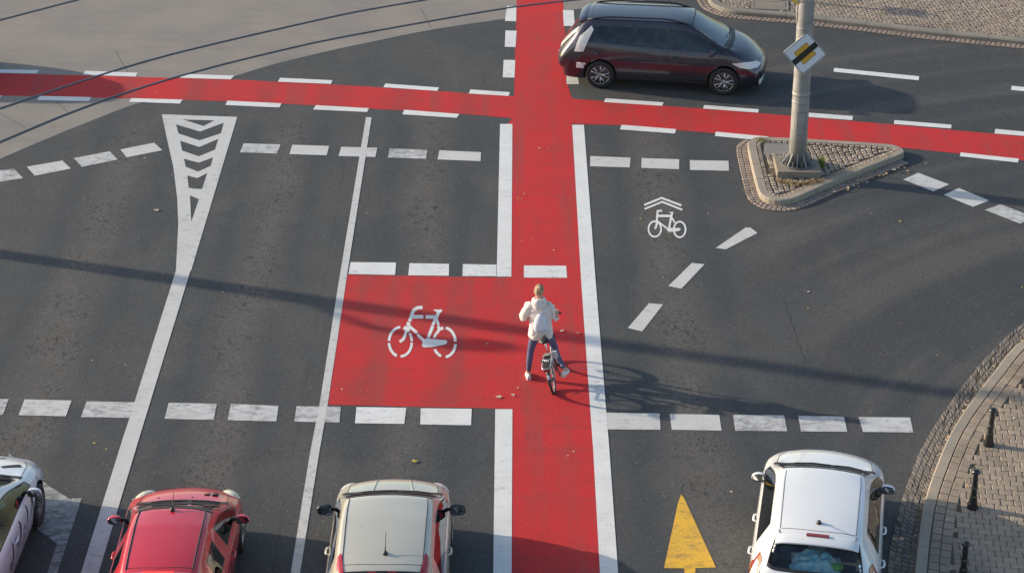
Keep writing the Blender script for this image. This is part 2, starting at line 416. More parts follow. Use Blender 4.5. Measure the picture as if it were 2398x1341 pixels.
def stone(mb, q, z0, z1, chamfer=.012, mi=0):
    """one dressed stone on a quad of ground points"""
    c = sum(q, Vector((0, 0, 0))) / len(q); k = len(q); r = sum(((p - c).length for p in q)) / k
    jz = random.uniform(-.004, .004)
    lo = [(p.x, p.y, z0) for p in q]; mid = [(p.x, p.y, z1 - chamfer * .8 + jz) for p in q]
    ins = []
    for p in q:
        d = (c - p); ins.append((p + d * min(.45, chamfer * 1.3 / max(r, 1e-3))))
    top = [(p.x, p.y, z1 + jz + random.uniform(-.002, .002)) for p in ins]
    fs = [tuple(range(2 * k, 3 * k))]
    for i in range(k):
        j = (i + 1) % k; fs += [(i, j, k + j, k + i), (k + i, k + j, 2 * k + j, 2 * k + i)]
    mb.add(lo + mid + top, fs, mi)
def ccw(q):
    a = sum(q[i].x * q[(i + 1) % len(q)].y - q[(i + 1) % len(q)].x * q[i].y for i in range(len(q)))
    return q if a > 0 else q[::-1]
def stone_rows(mb, path, d0, widths, length, z0, z1, gap=.012, jit=.006, closed=False):
    """rows of stones following a path, offset from d0 outwards (to the left)"""
    d = d0
    for w_ in widths:
        a = resample(offset(path, d + gap / 2, closed), length, closed); n = len(a)
        b = offset(a, w_ - gap, closed)
        m = n if closed else n - 1
        for i in range(m):
            j = (i + 1) % n
            t = (a[j] - a[i]); L = t.length; t = t / max(L, 1e-6)
            t2 = (b[j] - b[i]); t2 = t2 / max(t2.length, 1e-6)
            g1 = gap / 2 + random.uniform(0, jit); g2 = gap / 2 + random.uniform(0, jit)
            q = [a[i] + t * g1, a[j] - t * g2, b[j] - t2 * g2, b[i] + t2 * g1]
            q = [p + Vector((random.uniform(-jit, jit) * .6, random.uniform(-jit, jit) * .6, 0)) for p in q]
            stone(mb, ccw(q), z0, z1)
        d += w_
def inside(p, poly):
    c = False; n = len(poly); j = n - 1
    for i in range(n):
        a, b = poly[i], poly[j]
        if (a.y > p.y) != (b.y > p.y) and p.x < (b.x - a.x) * (p.y - a.y) / (b.y - a.y) + a.x: c = not c
        j = i
    return c
def kerb_blocks(mb, outer, width, z0, z1, block=1.0, gap=.008, closed=False, side=1, chamf=.02):
    """kerb stones: outer = road side line; the stone lies to the left (side=1) of it"""
    pts = resample(outer, .125, closed); n = len(pts); per = max(1, int(block / .125))
    inn = offset(pts, width * side, closed); och = offset(pts, chamf * side, closed)
    i = 0; m = n if closed else n - 1
    while i < m:
        k = min(per, m - i); idx = [(i + q) % n for q in range(k + 1)]
        O = [pts[q].copy() for q in idx]; I = [inn[q].copy() for q in idx]; H = [och[q].copy() for q in idx]
        for L in (O, I, H):
            t = (L[1] - L[0]).normalized() if (L[1] - L[0]).length > 1e-6 else Vector((1, 0, 0)); L[0] += t * gap / 2
            t = (L[-1] - L[-2]).normalized() if (L[-1] - L[-2]).length > 1e-6 else Vector((1, 0, 0)); L[-1] -= t * gap / 2
        vs = []; jz = random.uniform(-.003, .003)
        for a, h, b in zip(O, H, I):
            vs += [(a.x, a.y, z0), (a.x, a.y, z1 - chamf + jz), (h.x, h.y, z1 + jz), (b.x, b.y, z1 + jz), (b.x, b.y, z0)]
        fs = []
        for q in range(k):
            for r in range(4):
                f = (q * 5 + r, q * 5 + r + 1, q * 5 + r + 6, q * 5 + r + 5); fs.append(f if side > 0 else f[::-1])
        e = (0, 1, 2, 3, 4); f = tuple(k * 5 + r for r in e); fs += [e[::-1], f] if side > 0 else [e, f[::-1]]
        mb.add(vs, fs); i += k

mb = MB(); mb.add([(-400, -400, 0), (400, -400, 0), (400, 400, 0), (-400, 400, 0)], [(0, 1, 2, 3)])
road = mb.build('road', M['asphalt']); tag(road, 'dark grey asphalt of the junction under all lanes', 'road', kind='structure')

# concrete tram bed, upper left, with its curved edge strip
edge_px = [(0, 371), (151, 307), (302, 248), (346, 235), (549, 178), (638, 151), (800, 112), (845, 103), (1002, 71), (1183, 44), (1319, 26)]
edge = smooth_curve([G(*p) for p in edge_px], .4)
ed = extend(edge, 14, 20)
mb = MB(); mb.sheet([[(p.x, p.y) for p in ed] + [(60, 62), (60, 110), (-70, 110), (-70, 30)]], .0015)
bed = mb.build('tram_bed', M['bed']); tag(bed, 'pale concrete slab of the tram track bed at upper left', 'tram bed', kind='structure')
mb = MB(); kerb_ed = resample(ed, .25)
i = 0
while i < len(kerb_ed) - 1:
    k = min(12, len(kerb_ed) - 1 - i); L = [p.copy() for p in kerb_ed[i:i + k + 1]]
    t = (L[1] - L[0]).normalized(); L[0] += t * .02
    ribbon(mb, offset(L, .13), offset(L, -.02), .0024); i += k
o = mb.build('edge_strip', M['edge_strip'], bed)
# dark joints between the slabs of the bed
mb = MB()
for a, b in [((161, 265), (90, 200)), ((322, 208), (270, 120)), ((60, 300), (0, 265)), ((1010, 66), (985, 20))]:
    p, q = G(*a), G(*b); t = (q - p).normalized(); s_ = Vector((-t.y, t.x, 0)) * .006
    mb.add([(p + s_)[:2] + (.0024,), (p - s_)[:2] + (.0024,), (q - s_)[:2] + (.0024,), (q + s_)[:2] + (.0024,)], [(0, 1, 2, 3)])
mb.build('slab_joint', M['groove'], bed)

# rails
rails = [([(0, 47), (90, 23.5), (180, 0)], 'uppermost tram rail cutting the top left corner of the concrete bed'),
         ([(0, 254), (161, 200), (322, 149), (483, 107), (780, 39), (889, 18), (995, 0)], 'middle tram rail curving across the concrete bed and the red path'),
         ([(0, 332), (161, 265), (322, 208), (483, 161), (644, 121), (780, 91), (995, 51.7), (1194, 18), (1349, 0)], 'lowest tram rail nearest to the asphalt, reaching the red lane at the top')]
for px, lab in rails:
    p = smooth_curve([G(*q) for q in px], .4); p = resample(extend(p, 12, 25), .35)
    r_ = MB()
    def sweep(mb, d0, d1, z0, z1):
        a, b = offset(p, d0), offset(p, d1); n = len(p); vs = []
        for i in range(n): vs += [(a[i].x, a[i].y, z0), (a[i].x, a[i].y, z1), (b[i].x, b[i].y, z1), (b[i].x, b[i].y, z0)]
        fs = []
        for i in range(n - 1):
            for k in range(3): fs.append((i * 4 + k, i * 4 + k + 1, i * 4 + k + 5, i * 4 + k + 4)[::-1])
        mb.add(vs, fs)
    sweep(r_, -.020, .020, .002, .014)
    ro = r_.build('tram_rail', M['steel_rail']); tag(ro, lab, 'rail', 'rails of the tram track')
    g_ = MB(); sweep(g_, -.052, -.020, .002, .0065); g_.build('groove', M['groove'], ro)
    l_ = MB(); sweep(l_, -.062, -.052, .002, .010); l_.build('guard_lip', M['steel_rail'], ro)

# ---------------------------------------------------------------- red cycle paths (one sheet, 8 mm up)
up = [(0, 172), (317, 180.5), (543.6, 186.6), (800, 199.7), (1033, 214), (1204, 226)]
upr = [(1345, 232), (1554, 248), (1775, 265), (2081, 291), (2398, 320)]
low = [(0, 224), (215, 229), (527, 237.6), (800, 250), (863, 254.6), (1080, 267), (1200, 277)]
lowr = [(1340, 290), (1453, 293.6), (1580, 305), (1674, 312), (1782, 319), (2120, 347), (2236, 358.7), (2398, 376)]
def ext_px(a, b, d):                                     # continue the ground line a->b by d metres
    A, B = G(*a), G(*b); return B + (B - A).normalized() * d
redp = [ext_px(up[1], up[0], 14)] + poly_px(up) + [G(1206, 120), G(1210, 0), ext_px((1206, 120), (1210, 0), 16)]
redp += [ext_px((1325, 110), (1318, 0), 16), G(1318, 0), G(1322, 40), G(1326, 150), G(1331, 205), G(1339, 230)] + poly_px(upr) + [ext_px(upr[-2], upr[-1], 14)]
redp += [ext_px(lowr[-2], lowr[-1], 14)] + poly_px(lowr[::-1]) + [G(1352, 450), G(1372, 640), G(1388, 860), G(1402, 1052), G(1420, 1341), ext_px((1402, 1052), (1420, 1341), 12)]
redp += [ext_px((1199, 958), (1194, 1341), 12), G(1194, 1341), G(1197, 958), G(1199, 957), G(758, 947), G(803, 643), G(1185, 650), G(1190, 290), G(1199, 277)] + poly_px(low[::-1][1:]) + [ext_px(low[1], low[0], 14)]
mb = MB(); mb.sheet([[(p.x, p.y) for p in redp]], .0030)
path = mb.build('cycle_path', M['red']); tag(path, 'red surfaced cycle lanes crossing in the middle of the junction with a waiting box', 'cycle path', kind='structure')

# ---------------------------------------------------------------- painted markings, children of the road
ZM = .0048
def mark(name, polys, mat, z=ZM, parent=None, label=None):
    mb = MB(); jit = random.uniform(0, .0006)
    for pl in polys:
        if pl and isinstance(pl[0], tuple): pl = [pl]
        mb.sheet([[(p[0], p[1]) for p in poly_px(q)] for q in pl], z + jit)
    o = mb.build(name, mat, parent or road)
    if label: o['label'] = label
    return o
# long lines (z a little above the dashes they cross)
il = [(1340, 293), (1361, 660), (1376.5, 880), (1389, 1052), (1405, 1341), (1420, 1620)]
ol = [(1367.5, 293), (1395, 660), (1413, 880), (1427, 1052), (1447.5, 1341), (1467, 1620)]
mark('lane_line', [il + ol[::-1]], M['white'], .0062)
mark('lane_line', [[(1171, 291), (1200, 291), (1197.5, 648), (1163, 648)]], M['white'], .0062)
mark('lane_line', [[(1159.8, 958), (1200, 958), (1198, 1341), (1197, 1620), (1151, 1620), (1155, 1341)]], M['white'], .0062)
mark('lane_line', [[(857, 275), (793.4, 660), (747.6, 951), (726, 1060), (681, 1341), (636, 1620), (658, 1620), (702.5, 1341), (747.6, 1060), (766.8, 951), (810.4, 660), (870.4, 275.5)]], M['white_old'], .0062)
mark('lane_line', [[(412, 634), (299.7, 990), (289.6, 1020), (189.5, 1341), (102, 1620), (148, 1620), (231, 1341), (327.7, 1020), (337, 990), (446, 634)]], M['white_old'], .0062)
Z7 = lambda p: Zm(360, 250, 3.27, p)
holes = [Z7([(225, 100), (465, 107), (380, 150)]), Z7([(172, 138), (355, 192), (537, 125), (515, 205), (350, 260), (190, 207)]),
         Z7([(203, 262), (350, 310), (495, 248), (470, 330), (345, 382), (218, 338)]), Z7([(233, 400), (345, 430), (455, 390), (436, 455), (340, 498), (245, 462)]),
         Z7([(258, 528), (335, 548), (410, 510), (370, 632), (330, 630), (268, 622)]), Z7([(278, 680), (347, 710), (288, 880)])]
mark('chevron_marking', [[Z7([(62, 60), (640, 80), (285, 1260), (170, 1260), (188, 900), (180, 700), (150, 460), (100, 240)])] + holes], M['white_old'], .0048)
# dashes
A = lambda p: Zm(0, 0, 2.98, p); B2 = lambda p: Zm(0, 540, 2.98, p); B3 = lambda p: Zm(780, 260, 3.353, p); B4 = lambda p: Zm(1300, 280, 3.528, p)
B5 = lambda p: Zm(1380, 640, 2.3556, p); B6 = lambda p: Zm(760, 880, 2.909, p); T1 = lambda p: Zm(780, 0, 3.868, p); V2 = lambda p: Zm(1250, 0, 3.943, p); I3 = lambda p: Zm(1600, 0, 2.579, p)
old = [(A([(-60, 1195), (100, 1180), (162, 1245), (-60, 1280)]), 1), (A([(187, 1165), (435, 1122), (495, 1178), (243, 1228)]), 0), (A([(515, 1105), (765, 1058), (822, 1115), (572, 1165)]), 1),
       (A([(840, 1045), (1075, 997), (1133, 1050), (885, 1100)]), 0), (A([(1700, 1002), (1957, 1010), (1935, 1073), (1675, 1065)]), 1), (A([(2040, 1012), (2297, 1020), (2280, 1085), (2020, 1077)]), 0),
       (B3([(65, 283), (347, 290), (332, 362), (42, 355)]), 0), (B3([(445, 295), (742, 308), (730, 378), (430, 366)]), 1), (B3([(835, 310), (1162, 325), (1158, 395), (820, 382)]), 0),
       (B4([(292, 303), (622, 317), (617, 397), (288, 387)]), 0), (B4([(715, 320), (1025, 330), (1024, 412), (712, 401)]), 0), (B4([(1112, 337), (1432, 343), (1437, 425), (1115, 418)]), 0),
       (I3([(1420, 1045), (1605, 1115), (1510, 1157), (1328, 1085)]), 0), (I3([(1665, 1137), (1848, 1212), (1750, 1250), (1572, 1178)]), 0), ([(2343, 479), (2424, 510), (2389, 524), (2306, 492)], 1),
       (B2([(-280, 1172), (62, 1175), (20, 1285), (-320, 1282)]), 1), (B2([(172, 1177), (500, 1185), (460, 1295), (130, 1287)]), 0), (B2([(605, 1190), (950, 1197), (915, 1307), (565, 1300)]), 1),
       (B2([(1178, 1200), (1513, 1208), (1492, 1320), (1148, 1312)]), 2), (B2([(1612, 1208), (1945, 1222), (1928, 1330), (1588, 1322)]), 1), ([(694.6, 951), (798, 952), (795, 989), (689, 987)], 1),
       (B6([(218, 212), (557, 217), (543, 327), (207, 322)]), 3), (B6([(655, 220), (1003, 224), (998, 336), (652, 330)]), 3),
       (B5([(95, 768), (388, 773), (393, 862), (98, 860)]), 0), (B5([(443, 775), (717, 780), (730, 867), (455, 862)]), 0), (B5([(793, 780), (1075, 783), (1092, 870), (805, 867)]), 1),
       (B5([(1152, 785), (1405, 790), (1423, 873), (1168, 871)]), 1), (B5([(1485, 792), (1770, 795), (1787, 877), (1510, 874)]), 1)]
for q, wv in old: mark('crossing_dash', [q], [M['white_old'], M['white_worn'], M['white_worn'], M['white']][wv])
for q in [[(821, 614), (927.6, 615), (925, 644), (816, 641.7)], [(959, 616.4), (1051.7, 618), (1051, 646), (956, 644.7)], [(1084, 618.5), (1162.6, 620), (1162, 647), (1082.7, 646.5)], [(1227, 621.8), (1325.8, 622.4), (1328, 650.7), (1227, 650)]]:
    mark('waiting_box_dash', [q], M['white'])
for q in [[(1520, 710), (1553, 713), (1504, 776), (1470, 768)], [(1620, 616), (1650, 619), (1596, 676), (1565, 670)], [(1746, 533), (1757, 533), (1774, 546), (1700, 584), (1676, 581)]]:
    mark('lane_dash', [q], M['white_old'])
cyc = [A([(-60, 485), (272, 492), (255, 515), (-60, 510)]), A([(595, 497), (960, 510), (945, 537), (578, 523)]), A([(1280, 518), (1635, 530), (1610, 556), (1255, 545)]), A([(1955, 545), (2320, 562), (2310, 588), (1940, 572)]),
       T1([(475, 760), (960, 795), (945, 826), (455, 793)]), T1([(1245, 813), (1602, 838), (1590, 872), (1228, 850)]),
       A([(-200, 662), (13, 668), (0, 690), (-200, 684)]), A([(277, 672), (640, 680), (620, 708), (258, 700)]), A([(917, 687), (1275, 697), (1255, 725), (900, 712)]), A([(1587, 705), (1965, 723), (1950, 752), (1573, 735)]),
       [(740, 247), (864, 254), (860, 263), (733, 257)], T1([(645, 997), (1145, 1035), (1120, 1070), (628, 1038)]),
       V2([(662, 910), (1200, 948), (1185, 980), (648, 945)]), V2([(1575, 972), (2078, 1012), (2072, 1043), (1562, 1005)]), V2([(812, 1155), (1315, 1195), (1303, 1235), (795, 1197)]),
       [(1676, 309), (1800, 320.5), (1790, 330), (1674, 319)], [(1860, 262), (1997.5, 272.6), (1996, 282), (1858, 272)], I3([(1275, 727), (1620, 755), (1618, 778), (1272, 750)]), I3([(1885, 780), (2160, 806), (2155, 830), (1880, 808)]),
       I3([(1675, 922), (2028, 960), (2020, 983), (1670, 945)])]
for q in cyc: mark('cycle_path_dash', [q], M['white'])
for q in [T1([(1575, 57), (1660, 60), (1658, 197), (1557, 193)]), T1([(1562, 280), (1662, 282), (1652, 430), (1555, 427)]), T1([(1545, 545), (1650, 547), (1643, 706), (1537, 704)]),
          T1([(2082, 95), (2180, 97), (2190, 240), (2090, 238)]), [(1322, 95), (1348, 96), (1350, 135), (1324, 134)], [(1326, 172), (1352, 173), (1356, 197.8), (1327, 197.8)]]:
    mark('cycle_path_dash', [q], M['white'])
mark('lane_dash', [I3([(912, 412), (1425, 463), (1422, 487), (908, 435)])], M['white'])
mark('lane_dash', [I3([(1983, 520), (2500, 570), (2497, 592), (1980, 545)])], M['white'])
# yellow arrow in the right hand lane
Z8 = lambda p: Zm(1500, 1020, 3.4257, p)
mark('arrow_marking', [Z8([(325, 470), (350, 500), (605, 1055), (440, 1060), (437, 1400), (352, 1400), (352, 1062), (188, 1060), (300, 540)])], M['yellow'], label='faded yellow arrow pointing ahead')
# worn old marking beside the left car
mark('old_marking', [[(167.5, 1166.5), (191.5, 1166.5), (134, 1341), (20, 1700), (-5, 1700), (111, 1341)]], M['white_gone'], .0062)
mark('old_marking', [[(20, 1060), (114, 1137), (167, 1170), (143, 1271), (130, 1270), (70, 1225), (20, 1200)]], M['white_gone'], label='rubbed out white triangle')

# bicycle symbols from strokes
def stroke_polys(pts, wd, conv):
    polys = []
    for i in range(len(pts) - 1):
        a, b = Vector(pts[i]), Vector(pts[i + 1]); t = (b - a).normalized(); s_ = Vector((-t.y, t.x)) * wd / 2
        e = t * (wd * .22 if 0 < i else 0); f = t * (wd * .22 if i < len(pts) - 2 else 0)
        polys.append([conv([tuple(q) for q in (a + s_ - e, b + s_ + f, b - s_ + f, a - s_ - e)])])
    return polys
def stroke_strip(mb, pts, wd, conv, z):
    """one continuous ribbon, mitred"""
    P = [Vector(p) for p in pts]; L = []; Rr = []
    for i, p in enumerate(P):
        t = (P[min(i + 1, len(P) - 1)] - P[max(i - 1, 0)]).normalized(); nn = Vector((-t.y, t.x))
        k = 1.0
        if 0 < i < len(P) - 1:
            t1 = (P[i] - P[i - 1]).normalized(); n1 = Vector((-t1.y, t1.x)); k = 1 / max(.6, nn.dot(n1))
        L.append(p + nn * wd / 2 * k); Rr.append(p - nn * wd / 2 * k)
    a = [G(*q) for q in conv([tuple(x) for x in L])]; b = [G(*q) for q in conv([tuple(x) for x in Rr])]
    ribbon(mb, b, a, z)
def arc(cx, cy, rx, ry, a0, a1, n=14):
    return [(cx + rx * math.cos(R(a0 + (a1 - a0) * i / n)), cy - ry * math.sin(R(a0 + (a1 - a0) * i / n))) for i in range(n + 1)]
def symbol(strokes, polys, conv, mat, name, z0, parent):
    mb = MB(); k = 0
    for pts, wd in strokes: stroke_strip(mb, pts, wd, conv, z0 + k * .00012); k += 1
    for pl in polys: mb.sheet([[(p.x, p.y) for p in poly_px(conv(pl))]], z0 + k * .00012); k += 1
    for i, f in enumerate(mb.f):                          # all faces look up
        a, b, c = (Vector(mb.v[q]) for q in f[:3])
        if (b - a).cross(c - a).z < 0: mb.f[i] = f[::-1]
    return mb.build(name, mat, parent)
Zb = lambda p: Zm(860, 680, 6.704, p)
symbol([([(868, 268), (790, 274), (735, 305), (712, 350), (695, 400), (662, 487)], 52), ([(715, 414), (880, 414)], 55), ([(916, 416), (1090, 420)], 56),
        ([(1118, 345), (1098, 400), (1080, 450)], 52), ([(1078, 430), (1028, 545)], 46), ([(1082, 430), (1120, 545)], 40), ([(1030, 556), (958, 742)], 50),
        ([(1112, 558), (1132, 600), (1110, 650), (1075, 690), (1050, 745)], 42), ([(1130, 610), (1195, 590)], 50), ([(652, 500), (640, 560)], 58), ([(655, 560), (782, 668)], 48), ([(786, 692), (900, 800)], 46),
        ([(575, 580), (660, 640)], 60), ([(640, 570), (610, 650), (585, 730), (560, 775), (508, 808)], 44),
        (arc(530, 810, 188, 232, 93, 176), 40), (arc(530, 812, 188, 228, 184, 250), 44), (arc(530, 812, 170, 222, 268, 358), 40), (arc(530, 810, 170, 222, 3, 38), 40),
        (arc(1215, 820, 170, 230, 84, 4), 44), (arc(1215, 822, 172, 224, 354, 276), 42), (arc(1215, 822, 175, 220, 252, 208), 42)],
       [[(1035, 303), (1182, 303), (1168, 342), (1140, 356), (1100, 352)], [(870, 800), (858, 870), (892, 896), (1020, 892), (1232, 848), (1260, 815), (1245, 785), (1060, 768), (930, 752), (885, 780)]],
       Zb, M['white'], 'bicycle_symbol', .0046, path)
Zs = lambda p: Zm(1480, 440, 7.45, p)
symbol([([(213, 302), (517, 178), (862, 308)], 34), ([(220, 370), (527, 246), (877, 384)], 32)], [], Zs, M['white'], 'chevron_marking', .0046, road)
symbol([([(525, 400), (448, 406), (440, 480), (432, 600), (422, 680), (398, 716)], 34), ([(450, 490), (690, 492)], 42), ([(705, 435), (680, 520), (650, 700)], 36), ([(690, 515), (748, 610)], 30), ([(445, 585), (620, 715)], 30),
        (arc(398, 720, 110, 134, 0, 360, 28), 30), (arc(832, 728, 103, 136, 0, 360, 28), 30)],
       [[(638, 424), (726, 424), (720, 440), (700, 460), (670, 442)], [(610, 700), (838, 703), (850, 722), (836, 745), (780, 762), (640, 770), (612, 745)]], Zs, M['white'], 'bicycle_symbol', .0046, road)
symbol([([(330, 388), (412, 368)], 12), ([(515, 305), (600, 335)], 12), ([(640, 360), (690, 380)], 14), ([(540, 560), (650, 548)], 12), ([(620, 790), (680, 785)], 14), ([(920, 860), (935, 835)], 16), ([(500, 860), (515, 835)], 14), ([(420, 740), (438, 700)], 10), ([(750, 660), (850, 690)], 8)],
       [], Zs, M['orange_old'], 'old_marking', .0040, road)
# thin crack with sealant, right hand lane
cr = [(1836, 700), (1841, 722), (1849, 741), (1858, 765), (1866, 795), (1879, 830), (1886, 850)]
mb = MB(); k = [G(*p) for p in cr]; k = resample(k, .06)
k = [p + Vector((noise.noise(p * 6) * .05, noise.noise(p * 6 + Vector((9, 0, 0))) * .05, 0)) for p in k]
ribbon(mb, offset(k, .005), offset(k, -.005), .002); mb.build('crack', M['groove'], road)

# ---------------------------------------------------------------- right pavement with kerb and gutter
Z9 = lambda p: Zm(2100, 940, 3.346, p); Za = lambda p: Zm(1950, 740, 2.232, p)
k_out = [(2560, 712)] + Za([(1000, 140), (830, 330), (700, 500)]) + Z9([(480, 180), (400, 320), (300, 560), (225, 780), (180, 1000), (140, 1341)]) + [(2131, 1500), (2128, 1800)]
g_out = [(2560, 655)] + Za([(1000, 35), (850, 165), (700, 335), (560, 530), (460, 700), (400, 850), (360, 960), (300, 1200), (285, 1341)]) + [(2068, 1500), (2066, 1800)]
KO = resample(smooth_curve([G(*p) for p in k_out], .2), .2); KO = KO[::-1]                          # travelling away from the camera: pavement on the right
GO = resample(smooth_curve([G(*p) for p in g_out], .2), .2)[::-1]
mb = MB(); kerb_blocks(mb, KO, .17, -.02, .11, 1.0, side=-1)
o = mb.build('kerb', M['kerb']); tag(o, 'curved stone kerb along the right pavement with bollards', 'kerb', kind='structure')
mb = MB(); n_w = 4
m_ = min(len(KO), len(GO)); A_ = resample(KO, .11); cnt = len(A_)
B_ = []; LG = GO
L_ = [0]
for i in range(1, len(GO)): L_.append(L_[-1] + (GO[i] - GO[i - 1]).length)
for k in range(cnt):
    s_ = L_[-1] * k / (cnt - 1); j = 0
    while j < len(L_) - 2 and L_[j + 1] < s_: j += 1
    B_.append(GO[j].lerp(GO[j + 1], (s_ - L_[j]) / max(1e-6, L_[j + 1] - L_[j])))
ribbon(mb, [p for p in B_], [p for p in A_], .006)
gut = mb.build('gutter', M['joint']); tag(gut, 'strip of grey cobbles between asphalt and the right kerb', 'gutter', kind='structure')
mb = MB()
for r_ in range(n_w):
    ph = r_ * .5
    for k in range(cnt - 2):
        f0, f1 = (r_ + .05) / n_w, (r_ + .93) / n_w
        def at(u, f):
            i = int(u); t = u - i; i = min(i, cnt - 2); return A_[i].lerp(A_[i + 1], t).lerp(B_[i].lerp(B_[i + 1], t), f)
        u0 = k + ph + .07 + random.uniform(0, .06); u1 = k + ph + .95 - random.uniform(0, .06)
        q = [at(u0, f0), at(u1, f0), at(u1, f1), at(u0, f1)]
        if random.random() < .04: continue
        q = [p + Vector((random.uniform(-.010, .010), random.uniform(-.010, .010), 0)) for p in q]
        stone(mb, ccw(q), 0, .014 + random.uniform(-.003, .003), .008)
mb.build('cobbles', M['cobble_grey'], gut)
mb = MB()
KI = offset(KO, -.165)
mb.sheet([[(p.x, p.y) for p in KI] + [(60, KI[-1].y + 12), (60, KI[0].y - 1)]], .100)
pav = mb.build('pavement', M['joint']); tag(pav, 'brown interlocking block pavement at lower right', 'pavement', kind='structure')
mb = MB()
# two courses of blocks following the kerb
stone_rows(mb, [p for p in KI], -.012 - .33, [.16, .16], .19, .08, .115, gap=.010, jit=.003)
band = offset(KO, -.165 - .335)
lim = [p for p in band] + [Vector((11.2, band[-1].y, 0)), Vector((11.2, band[0].y, 0))]
def bone(c, ang, mb):
    pts = [(-.098, -.078), (-.055, -.078), (-.032, -.060), (.032, -.060), (.055, -.078), (.098, -.078), (.098, .078), (.055, .078), (.032, .060), (-.032, .060), (-.055, .078), (-.098, .078)]
    ca, sa = math.cos(ang), math.sin(ang)
    q = [Vector((c.x + x * ca - y * sa, c.y + x * sa + y * ca, 0)) for x, y in pts]
    stone(mb, q, .08, .112, .008)
ang = R(-7); ca, sa = math.cos(ang), math.sin(ang)
for r_ in range(-70, 70):
    for c_ in range(-40, 40):
        x = (c_ + (.5 if r_ % 2 else 0)) * .206; y = r_ * .142
        p = Vector((8.6 + x * ca - y * sa, 28.3 + x * sa + y * ca, 0))
        if p.y < 22.5 or p.y > 33.5: continue
        if inside(p + Vector((-.055, 0, 0)), lim) and inside(p, lim): bone(p, ang + random.uniform(-.008, .008), mb)
        elif inside(p + Vector((.012, 0, 0)), lim):          # half blocks closing the courses
            q = [p + Vector((x_ * ca - y_ * sa, x_ * sa + y_ * ca, 0)) for x_, y_ in ((.008, -.062), (.055, -.078), (.098, -.078), (.098, .078), (.055, .078), (.008, .062))]
            stone(mb, q, .08, .112, .008)
mb.build('paving_blocks', M['paver'], pav)

# ---------------------------------------------------------------- upper right pavement
to = [(1620, -40), (1628, -12)] + I3([(85, 0), (85, 25), (150, 75), (230, 105), (400, 120), (690, 140), (1000, 175), (1500, 245), (2058, 290)]) + [(2560, 131)]
tk = [(1645, -40), (1650, -12)] + I3([(148, 12), (165, 42), (220, 70), (330, 95), (690, 125), (1000, 160), (1600, 230), (2058, 275)]) + [(2560, 125)]
TK = resample(smooth_curve([G(*p) for p in tk], .15), .2)
mb = MB(); kerb_blocks(mb, TK, .24, -.02, .12, 1.0, side=1, chamf=.03)
o = mb.build('kerb', M['kerb_far']); tag(o, 'weathered kerb of the cobbled pavement at the top right', 'kerb', kind='structure')
mb = MB(); ribbon(mb, TK, offset(TK, -.27), .006)
gut2 = mb.build('gutter', M['joint_light']); tag(gut2, 'pink cobble gutter below the top right kerb', 'gutter', kind='structure')
mb = MB(); stone_rows(mb, TK, -.25, [.12, .12], .12, 0, .022, gap=.016)
mb.build('cobbles', M['cobble_pink'], gut2)
TI = offset(TK, .235)
mb = MB(); mb.sheet([[(p.x, p.y) for p in TI] + [(60, TI[-1].y), (60, 100), (2.5, 100)]], .100)
pav2 = mb.build('pavement', M['joint_light']); tag(pav2, 'worn cobblestone pavement at the top right corner', 'pavement', kind='structure')
reg = [p for p in TI] + [Vector((TI[-1].x, 56, 0)), Vector((TI[0].x + .2, 56, 0))]
mh = G(1803, 14, .1)
mb = MB(); rot = R(-9)
for r_ in range(-10, 110):                                # gently waving courses of small cobbles
    for s_ in range(-20, 150):
        lx = s_ * .108 + (.054 if r_ % 2 else 0); ly = r_ * .106 + .10 * math.sin(lx * 1.9) + .05 * math.sin(lx * .7 + r_ * .05)
        p = Vector((2.4, 45.6, 0)) + Matrix.Rotation(R(-24), 3, 'Z') @ Vector((lx + random.uniform(-.012, .012), ly + random.uniform(-.012, .012), 0))
        if not (2 < p.x < 14.2 and p.y < 53): continue
        if abs(p.x - mh.x) < .50 and abs(p.y - mh.y) < .36: continue
        if not inside(p, reg) or not inside(p + Vector((0, -.055, 0)), reg) or not inside(p + Vector((-.04, 0, 0)), reg): continue
        sz = random.uniform(.042, .050); th = R(-24) + .10 * 1.9 * math.cos(lx * 1.9) + random.uniform(-.1, .1)
        q = [p + Vector((math.cos(th) * u * sz - math.sin(th) * v * sz, math.sin(th) * u * sz + math.cos(th) * v * sz, 0)) * random.uniform(.93, 1.04) for u, v in ((-1, -1), (1, -1), (1, 1), (-1, 1))]
        stone(mb, q, .09, .112 + random.uniform(-.002, .002), .010)
mb.build('cobbles', M['cobble'], pav2)
mc = empty('manhole_cover', (mh.x, mh.y, .1), R(-6)); tag(mc, 'rectangular concrete service cover set in the cobbles at top right', 'manhole cover')
mb = MB()
for c_, d_ in (((0, .30, .012), (.94, .07, .028)), ((0, -.30, .012), (.94, .07, .028)), ((.435, 0, .012), (.07, .53, .028)), ((-.435, 0, .012), (.07, .53, .028))): mb.box(c_, d_)
mb.build('frame', M['kerb_far'], mc)
mb = MB(); mb.box((0, 0, .010), (.785, .515, .026)); mb.build('lid', M['plinth'], mc, bevel=.006)

